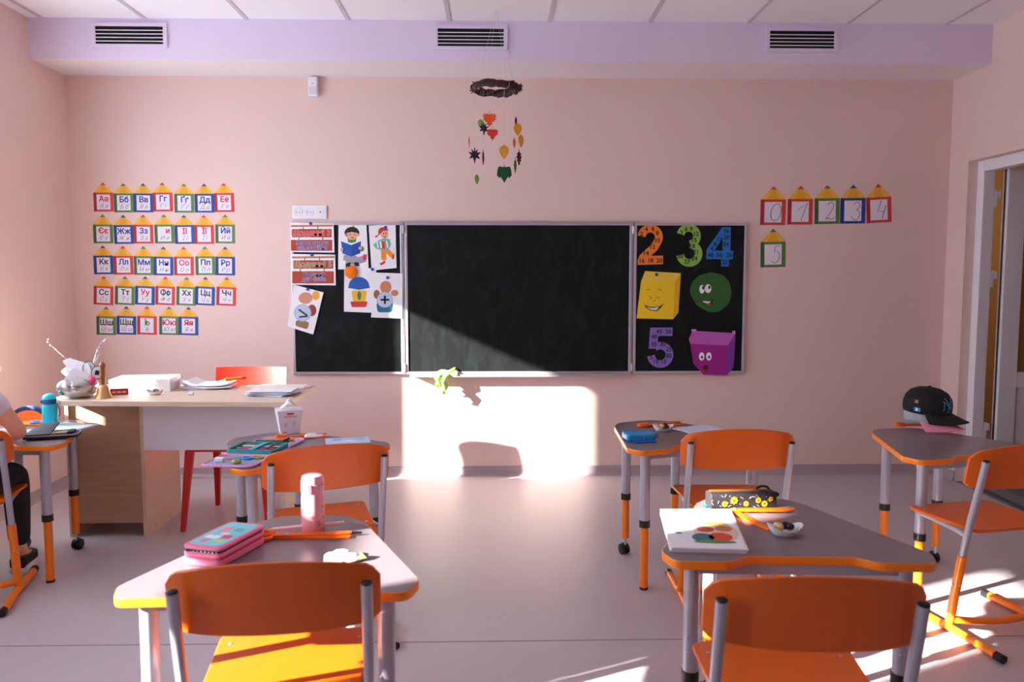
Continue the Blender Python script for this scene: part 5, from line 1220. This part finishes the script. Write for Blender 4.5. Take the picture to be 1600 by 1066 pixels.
for i in range(7):
    for j in range(7):
        x = (i / 6 - 0.5) * 0.075; y = (j / 6 - 0.5) * 0.05; h = 0.114 + 0.045 * max(0, 1 - abs(i / 6 - 0.55) * 2.0) * (0.5 + 0.5 * math.sin(PI * j / 6)) + random.uniform(0, 0.006)
        vs.append((x + random.uniform(-.003, .003), y + random.uniform(-.003, .003), h))
for i in range(6):
    for j in range(6): fs.append([i * 7 + j, (i + 1) * 7 + j, (i + 1) * 7 + j + 1, i * 7 + j + 1])
MB().add(vs, fs).obj('tissue', M_paper, tb, smooth=True, angle=60)
p = at(458, 685, Z); craft_tool((p.x + 0.01, p.y - 0.0, Z), 0.25, 'orange craft tool in front of the tissue box', False, 0.32, 0.14)
p = at(489, 684, Z); wrapper((p.x, p.y, Z), 0.2, 'crumpled white wrapper beside the tissue box', (236, 236, 244), (225, 225, 236), 0.75)
p = at(545, 689, Z); random.seed(4); ws_ = sheets((p.x, p.y, Z), 0.19, 0.13, 2, 'pale blue worksheet on the angled desk', 'paper', [M_paper, cm((190, 205, 232))], 0.0015, 0.008, 0.25)
for k, (x, y, sx, sy, c_) in enumerate(((-0.05, 0.02, 0.02, 0.018, (150, 165, 205)), (0.0, -0.02, 0.025, 0.012, (225, 228, 240)), (0.05, 0.02, 0.02, 0.02, (165, 180, 215)), (-0.04, -0.03, 0.02, 0.012, (215, 220, 240)))):
    MB().box(x - sx, x + sx, y - sy, y + sy, 0.0034, 0.0037).obj('printed_block', cm(c_), ws_)

# --- desk by the left wall (L0)
p = at(79, 665, Z); bt = empty('drink_bottle', (p.x, p.y, Z)); tag(bt, 'turquoise drink bottle with flip lid and strap on the left wall desk', 'bottle')
M_tb = mat('turquoise plastic', (40, 205, 225), 0.22, trans=0.25); M_tb2 = mat('blue bottle collar', (15, 80, 140), 0.35)
MB().lathe([(0.030, 0.0), (0.0335, 0.005), (0.034, 0.03), (0.034, 0.09), (0.031, 0.104), (0.029, 0.108)], 28).obj('body', M_tb, bt, smooth=True, angle=50)
MB().lathe([(0.0295, 0.106), (0.031, 0.110), (0.031, 0.128), (0.030, 0.131)], 28).obj('collar', M_tb2, bt, smooth=True, angle=50)
MB().lathe([(0.030, 0.130), (0.0305, 0.136), (0.025, 0.150), (0.012, 0.157), (0.0, 0.158)], 28).obj('lid', mat('turquoise lid', (50, 210, 225), 0.3), bt, smooth=True, angle=60)
MB().tube(bez((0.032, 0, 0.112), (0.05, 0, 0.09), (0.052, 0, 0.06), (0.044, 0, 0.045)), 0.0028, 8).obj('strap', mat('strap brown', (150, 95, 60), 0.7), bt, smooth=True)
MB().box(-0.033, -0.022, -0.022, 0.0, 0.112, 0.127).obj('latch', M_tb2, bt, bevel=0.003)
random.seed(6)
p = at(105, 668, Z); sheets((p.x + 0.0, p.y, Z), 0.21, 0.17, 3, 'pale blue papers at the right end of the left wall desk', 'papers', [cm((200, 215, 235)), M_paper, cm((205, 225, 242))], 0.0016, 0.008, -0.3)
p = at(35, 680, Z); sheets((p.x, p.y, Z), 0.22, 0.15, 4, 'white exercise book open in front of the child', 'notebook', [cm((215, 228, 245)), M_paper], 0.003, 0.006, 0.1)
p = at(72, 688, Z); kc = empty('pencil_case', (p.x + 0.0, p.y + 0.055, Z + 0.006), 0.28); tag(kc, 'open black pencil case with pens on the left wall desk', 'pencil case')
M_kb = mat('black nylon', (32, 28, 36), 0.6)
MB().prism(rp(0.11, 0.055, 0.02), 0.0, 0.012, 'z').obj('tray', M_kb, kc, bevel=0.003)
MB().tube([(x, y, 0.012) for x, y in rp(0.108, 0.053, 0.02)], 0.003, 8, closed=True).obj('zip_edge', mat('zip grey', (150, 140, 150), 0.5), kc, smooth=True)
vs = [(-0.11, -0.05, 0.014), (0.0, -0.052, 0.014), (0.02, 0.05, 0.05), (-0.06, 0.055, 0.045), (-0.11, -0.05, 0.020), (0.0, -0.052, 0.020), (0.02, 0.05, 0.056), (-0.06, 0.055, 0.051)]
MB().add(vs, [(3, 2, 1, 0), (4, 5, 6, 7), (0, 1, 5, 4), (1, 2, 6, 5), (2, 3, 7, 6), (3, 0, 4, 7)]).obj('raised_flap', M_kb, kc, bevel=0.002)
for k, (c1, c2_) in enumerate((((190, 170, 140), (40, 40, 45)), ((200, 195, 110), (60, 60, 50)), ((120, 110, 130), (30, 30, 40)), ((90, 80, 80), (50, 50, 60)))):
    pen(kc, -0.005 + 0.004 * k, -0.035 + 0.02 * k, 0.088, -0.018 + 0.018 * k, 0.018, 0.0055, cm(c1), cm(c2_))
p = at(46, 664, Z); nl = empty('pencil_case', (p.x - 0.03, p.y + 0.05, Z), -0.1); tag(nl, 'navy and orange pencil case lid standing open behind the turquoise bottle', 'pencil case')
arcp = arc(0, 0.0, 0.11, 0, 180, 16, 0.085)
MB().prism(arcp, 0.004, 0.02, 'y').obj('lid', mat('navy fabric', (22, 50, 110), 0.6), nl, bevel=0.003)
MB().prism([(x * 0.82, z * 0.74) for x, z in arcp], -0.002, 0.0045, 'y').obj('lining', mat('orange lining', (240, 125, 35), 0.6), nl)
MB().prism(round_poly([(-0.11, -0.08, .02), (0.11, -0.08, .02), (0.11, 0.02, .02), (-0.11, 0.02, .02)], 4), 0.0, 0.01, 'z').obj('base', mat('orange lining', (240, 125, 35), 0.6), nl, bevel=0.003)
p = at(56, 665, Z); wrapper((p.x, p.y, Z + 0.01), 0.6, 'small crumpled blue wrapper beside the turquoise bottle', (90, 150, 220), (235, 150, 170), 0.55)

# ================================================================== CHILD
def skin_obj(name, joints, edges, root, m, parent=None, sub=2):
    names = list(joints); me = bpy.data.meshes.new(name)
    me.from_pydata([joints[k][0] for k in names], [(names.index(a), names.index(b)) for a, b in edges], []); me.update()
    o = bpy.data.objects.new(name, me); COL.objects.link(o)
    if parent is not None: o.parent = parent
    md = o.modifiers.new('skin', 'SKIN'); md.use_smooth_shade = True
    if not me.skin_vertices: 
        bpy.context.view_layer.objects.active = o; bpy.ops.mesh.customdata_skin_add()
    for i, k in enumerate(names):
        r_ = joints[k][1]; r_ = r_ if isinstance(r_, tuple) else (r_, r_)
        me.skin_vertices[0].data[i].radius = r_; me.skin_vertices[0].data[i].use_root = (k == root)
    sd = o.modifiers.new('sub', 'SUBSURF'); sd.levels = sub; sd.render_levels = sub
    me.materials.append(m)
    return o
pe = empty('person', (-2.178, 3.15, 0), math.radians(10)); tag(pe, 'child in a pale T-shirt and dark trousers sitting at the left wall desk', 'person')
M_skin = mat('skin', (228, 170, 140), 0.5)
J = {'pelvis': ((0, 0.16, 0.50), (0.09, 0.075)), 'waist': ((0, 0.13, 0.60), (0.085, 0.065)), 'chest': ((0, 0.16, 0.74), (0.095, 0.07)), 'collar': ((0, 0.18, 0.86), (0.05, 0.045)), 'neck': ((0, 0.19, 0.905), 0.034), 'jaw': ((0, 0.225, 0.955), (0.05, 0.055)), 'head': ((0, 0.225, 1.02), (0.072, 0.08)), 'crown': ((0, 0.215, 1.08), (0.058, 0.064))}
E_ = [('pelvis', 'waist'), ('waist', 'chest'), ('chest', 'collar'), ('collar', 'neck'), ('neck', 'jaw'), ('jaw', 'head'), ('head', 'crown')]
for s, n_ in ((-1, 'l'), (1, 'r')):
    J.update({n_ + 'sh': ((0.115 * s, 0.18, 0.83), 0.042), n_ + 'el': ((0.195 * s, 0.23, 0.675), 0.034), n_ + 'wr': ((0.08 * s, 0.40, 0.650), 0.022), n_ + 'palm': ((0.045 * s, 0.445, 0.648), (0.026, 0.014)),
              n_ + 'hip': ((0.065 * s, 0.20, 0.485), 0.062), n_ + 'kn': ((0.085 * s, 0.44, 0.46), 0.047), n_ + 'an': ((0.085 * s, 0.45, 0.085), 0.03), n_ + 'toe': ((0.09 * s, 0.55, 0.035), (0.03, 0.02))})
    E_ += [('collar', n_ + 'sh'), (n_ + 'sh', n_ + 'el'), (n_ + 'el', n_ + 'wr'), (n_ + 'wr', n_ + 'palm'), ('pelvis', n_ + 'hip'), (n_ + 'hip', n_ + 'kn'), (n_ + 'kn', n_ + 'an'), (n_ + 'an', n_ + 'toe')]
    for f_, (dx, ln) in enumerate(((0.020, 0.042), (0.007, 0.05), (-0.007, 0.047), (-0.02, 0.036))):
        b0 = Vector((0.04 * s + dx * 0.9, 0.462, 0.648))
        J[n_ + 'f%da' % f_] = (tuple(b0), 0.0085); J[n_ + 'f%db' % f_] = (tuple(b0 + Vector((-0.15 * s * ln, ln * 0.55, 0.002))), 0.0078); J[n_ + 'f%dc' % f_] = (tuple(b0 + Vector((-0.3 * s * ln, ln, -0.008))), 0.0062)
        E_ += [(n_ + 'palm', n_ + 'f%da' % f_), (n_ + 'f%da' % f_, n_ + 'f%db' % f_), (n_ + 'f%db' % f_, n_ + 'f%dc' % f_)]
    J[n_ + 't1'] = ((0.022 * s, 0.435, 0.650), 0.009); J[n_ + 't2'] = ((0.002 * s, 0.458, 0.647), 0.0075); E_ += [(n_ + 'wr', n_ + 't1'), (n_ + 't1', n_ + 't2')]
skin_obj('body', J, E_, 'pelvis', M_skin, pe)
def pick(keys, edges, grow):
    jj = {}
    for k in keys:
        pos, r_ = J[k]; r_ = r_ if isinstance(r_, tuple) else (r_, r_); jj[k] = (pos, (r_[0] + grow, r_[1] + grow))
    return jj
M_shirt = mat('pale grey cotton', (226, 222, 230), 0.8, bump=0.2, bscale=120)
sj = pick(['pelvis', 'waist', 'chest', 'collar', 'lsh', 'rsh'], None, 0.012)
for s, n_ in ((-1, 'l'), (1, 'r')):
    a = Vector(J[n_ + 'sh'][0]); b = Vector(J[n_ + 'el'][0]); sj[n_ + 'sleeve'] = (tuple(a.lerp(b, 0.5)), (0.052, 0.052))
skin_obj('t_shirt', sj, [('pelvis', 'waist'), ('waist', 'chest'), ('chest', 'collar'), ('collar', 'lsh'), ('collar', 'rsh'), ('lsh', 'lsleeve'), ('rsh', 'rsleeve')], 'pelvis', M_shirt, pe)
tj = pick(['pelvis', 'lhip', 'lkn', 'rhip', 'rkn'], None, 0.016)
for s, n_ in ((-1, 'l'), (1, 'r')): tj[n_ + 'cuff'] = ((0.085 * s, 0.45, 0.11), (0.046, 0.046))
skin_obj('trousers', tj, [('pelvis', 'lhip'), ('lhip', 'lkn'), ('lkn', 'lcuff'), ('pelvis', 'rhip'), ('rhip', 'rkn'), ('rkn', 'rcuff')], 'pelvis', mat('black cotton', (26, 26, 34), 0.8), pe)
for s in (-1, 1):
    def shoe_prof(k): return round_poly([(0.085 * s - k, 0.40, .03), (0.085 * s + k, 0.40, .03), (0.092 * s + k, 0.56, .04), (0.092 * s - k, 0.56, .04)], 5)
    sh = MB().prism(shoe_prof(0.040), 0.0, 0.022, 'z').obj('shoe', mat('white rubber', (232, 230, 228), 0.5), pe, bevel=0.005)
    MB().prism(shoe_prof(0.037), 0.021, 0.07, 'z').obj('shoe_upper', mat('shoe black', (30, 28, 32), 0.6), sh, bevel=0.018, seg=4)
    for k in range(3): MB().tube([(0.09 * s - 0.02, 0.47 + 0.022 * k, 0.071), (0.09 * s + 0.02, 0.47 + 0.022 * k, 0.071)], 0.003, 6).obj('lace', M_paper, sh)
    MB().prism(round_poly([(0.4, 0.024, .004), (0.56, 0.024, .004), (0.54, 0.034, .004), (0.42, 0.034, .004)], 3), 0.085 * s + 0.034 * s, 0.085 * s + 0.042 * s, 'x').obj('side_stripe', M_paper, sh)
M_hair = mat('brown hair', (70, 46, 34), 0.7, bump=0.6, bscale=150)
hr = MB().ball((0, 0.205, 1.05), 0.083, 0.092, 0.085, 24, 16)
hr.v = [v_ if not (v_[1] > 0.255 and v_[2] < 1.06) else (v_[0] * 0.9, 0.235, max(v_[2], 1.03)) for v_ in hr.v]
hr.obj('hair', M_hair, pe, smooth=True, angle=180)
for s in (-1, 1):
    e_ = MB().ball((0.027 * s, 0.293, 1.012), 0.011, 0.006, 0.007, 12, 8).obj('eye', WH, pe, smooth=True); MB().ball((0.027 * s, 0.298, 1.012), 0.005, 0.003, 0.005, 10, 6).obj('iris', BR, e_, smooth=True)
    MB().ball((0.076 * s, 0.215, 1.0), 0.008, 0.014, 0.022, 10, 8).obj('ear', M_skin, pe, smooth=True)
    MB().tube([(0.016 * s, 0.297, 1.028), (0.028 * s, 0.298, 1.031), (0.04 * s, 0.291, 1.028)], 0.002, 6).obj('eyebrow', M_hair, pe)
MB().ball((0, 0.302, 0.992), 0.009, 0.012, 0.012, 10, 8).obj('nose', M_skin, pe, smooth=True)
MB().ball((0, 0.285, 0.963), 0.017, 0.008, 0.005, 12, 6).obj('mouth', mat('lips', (195, 110, 105), 0.5), pe, smooth=True)
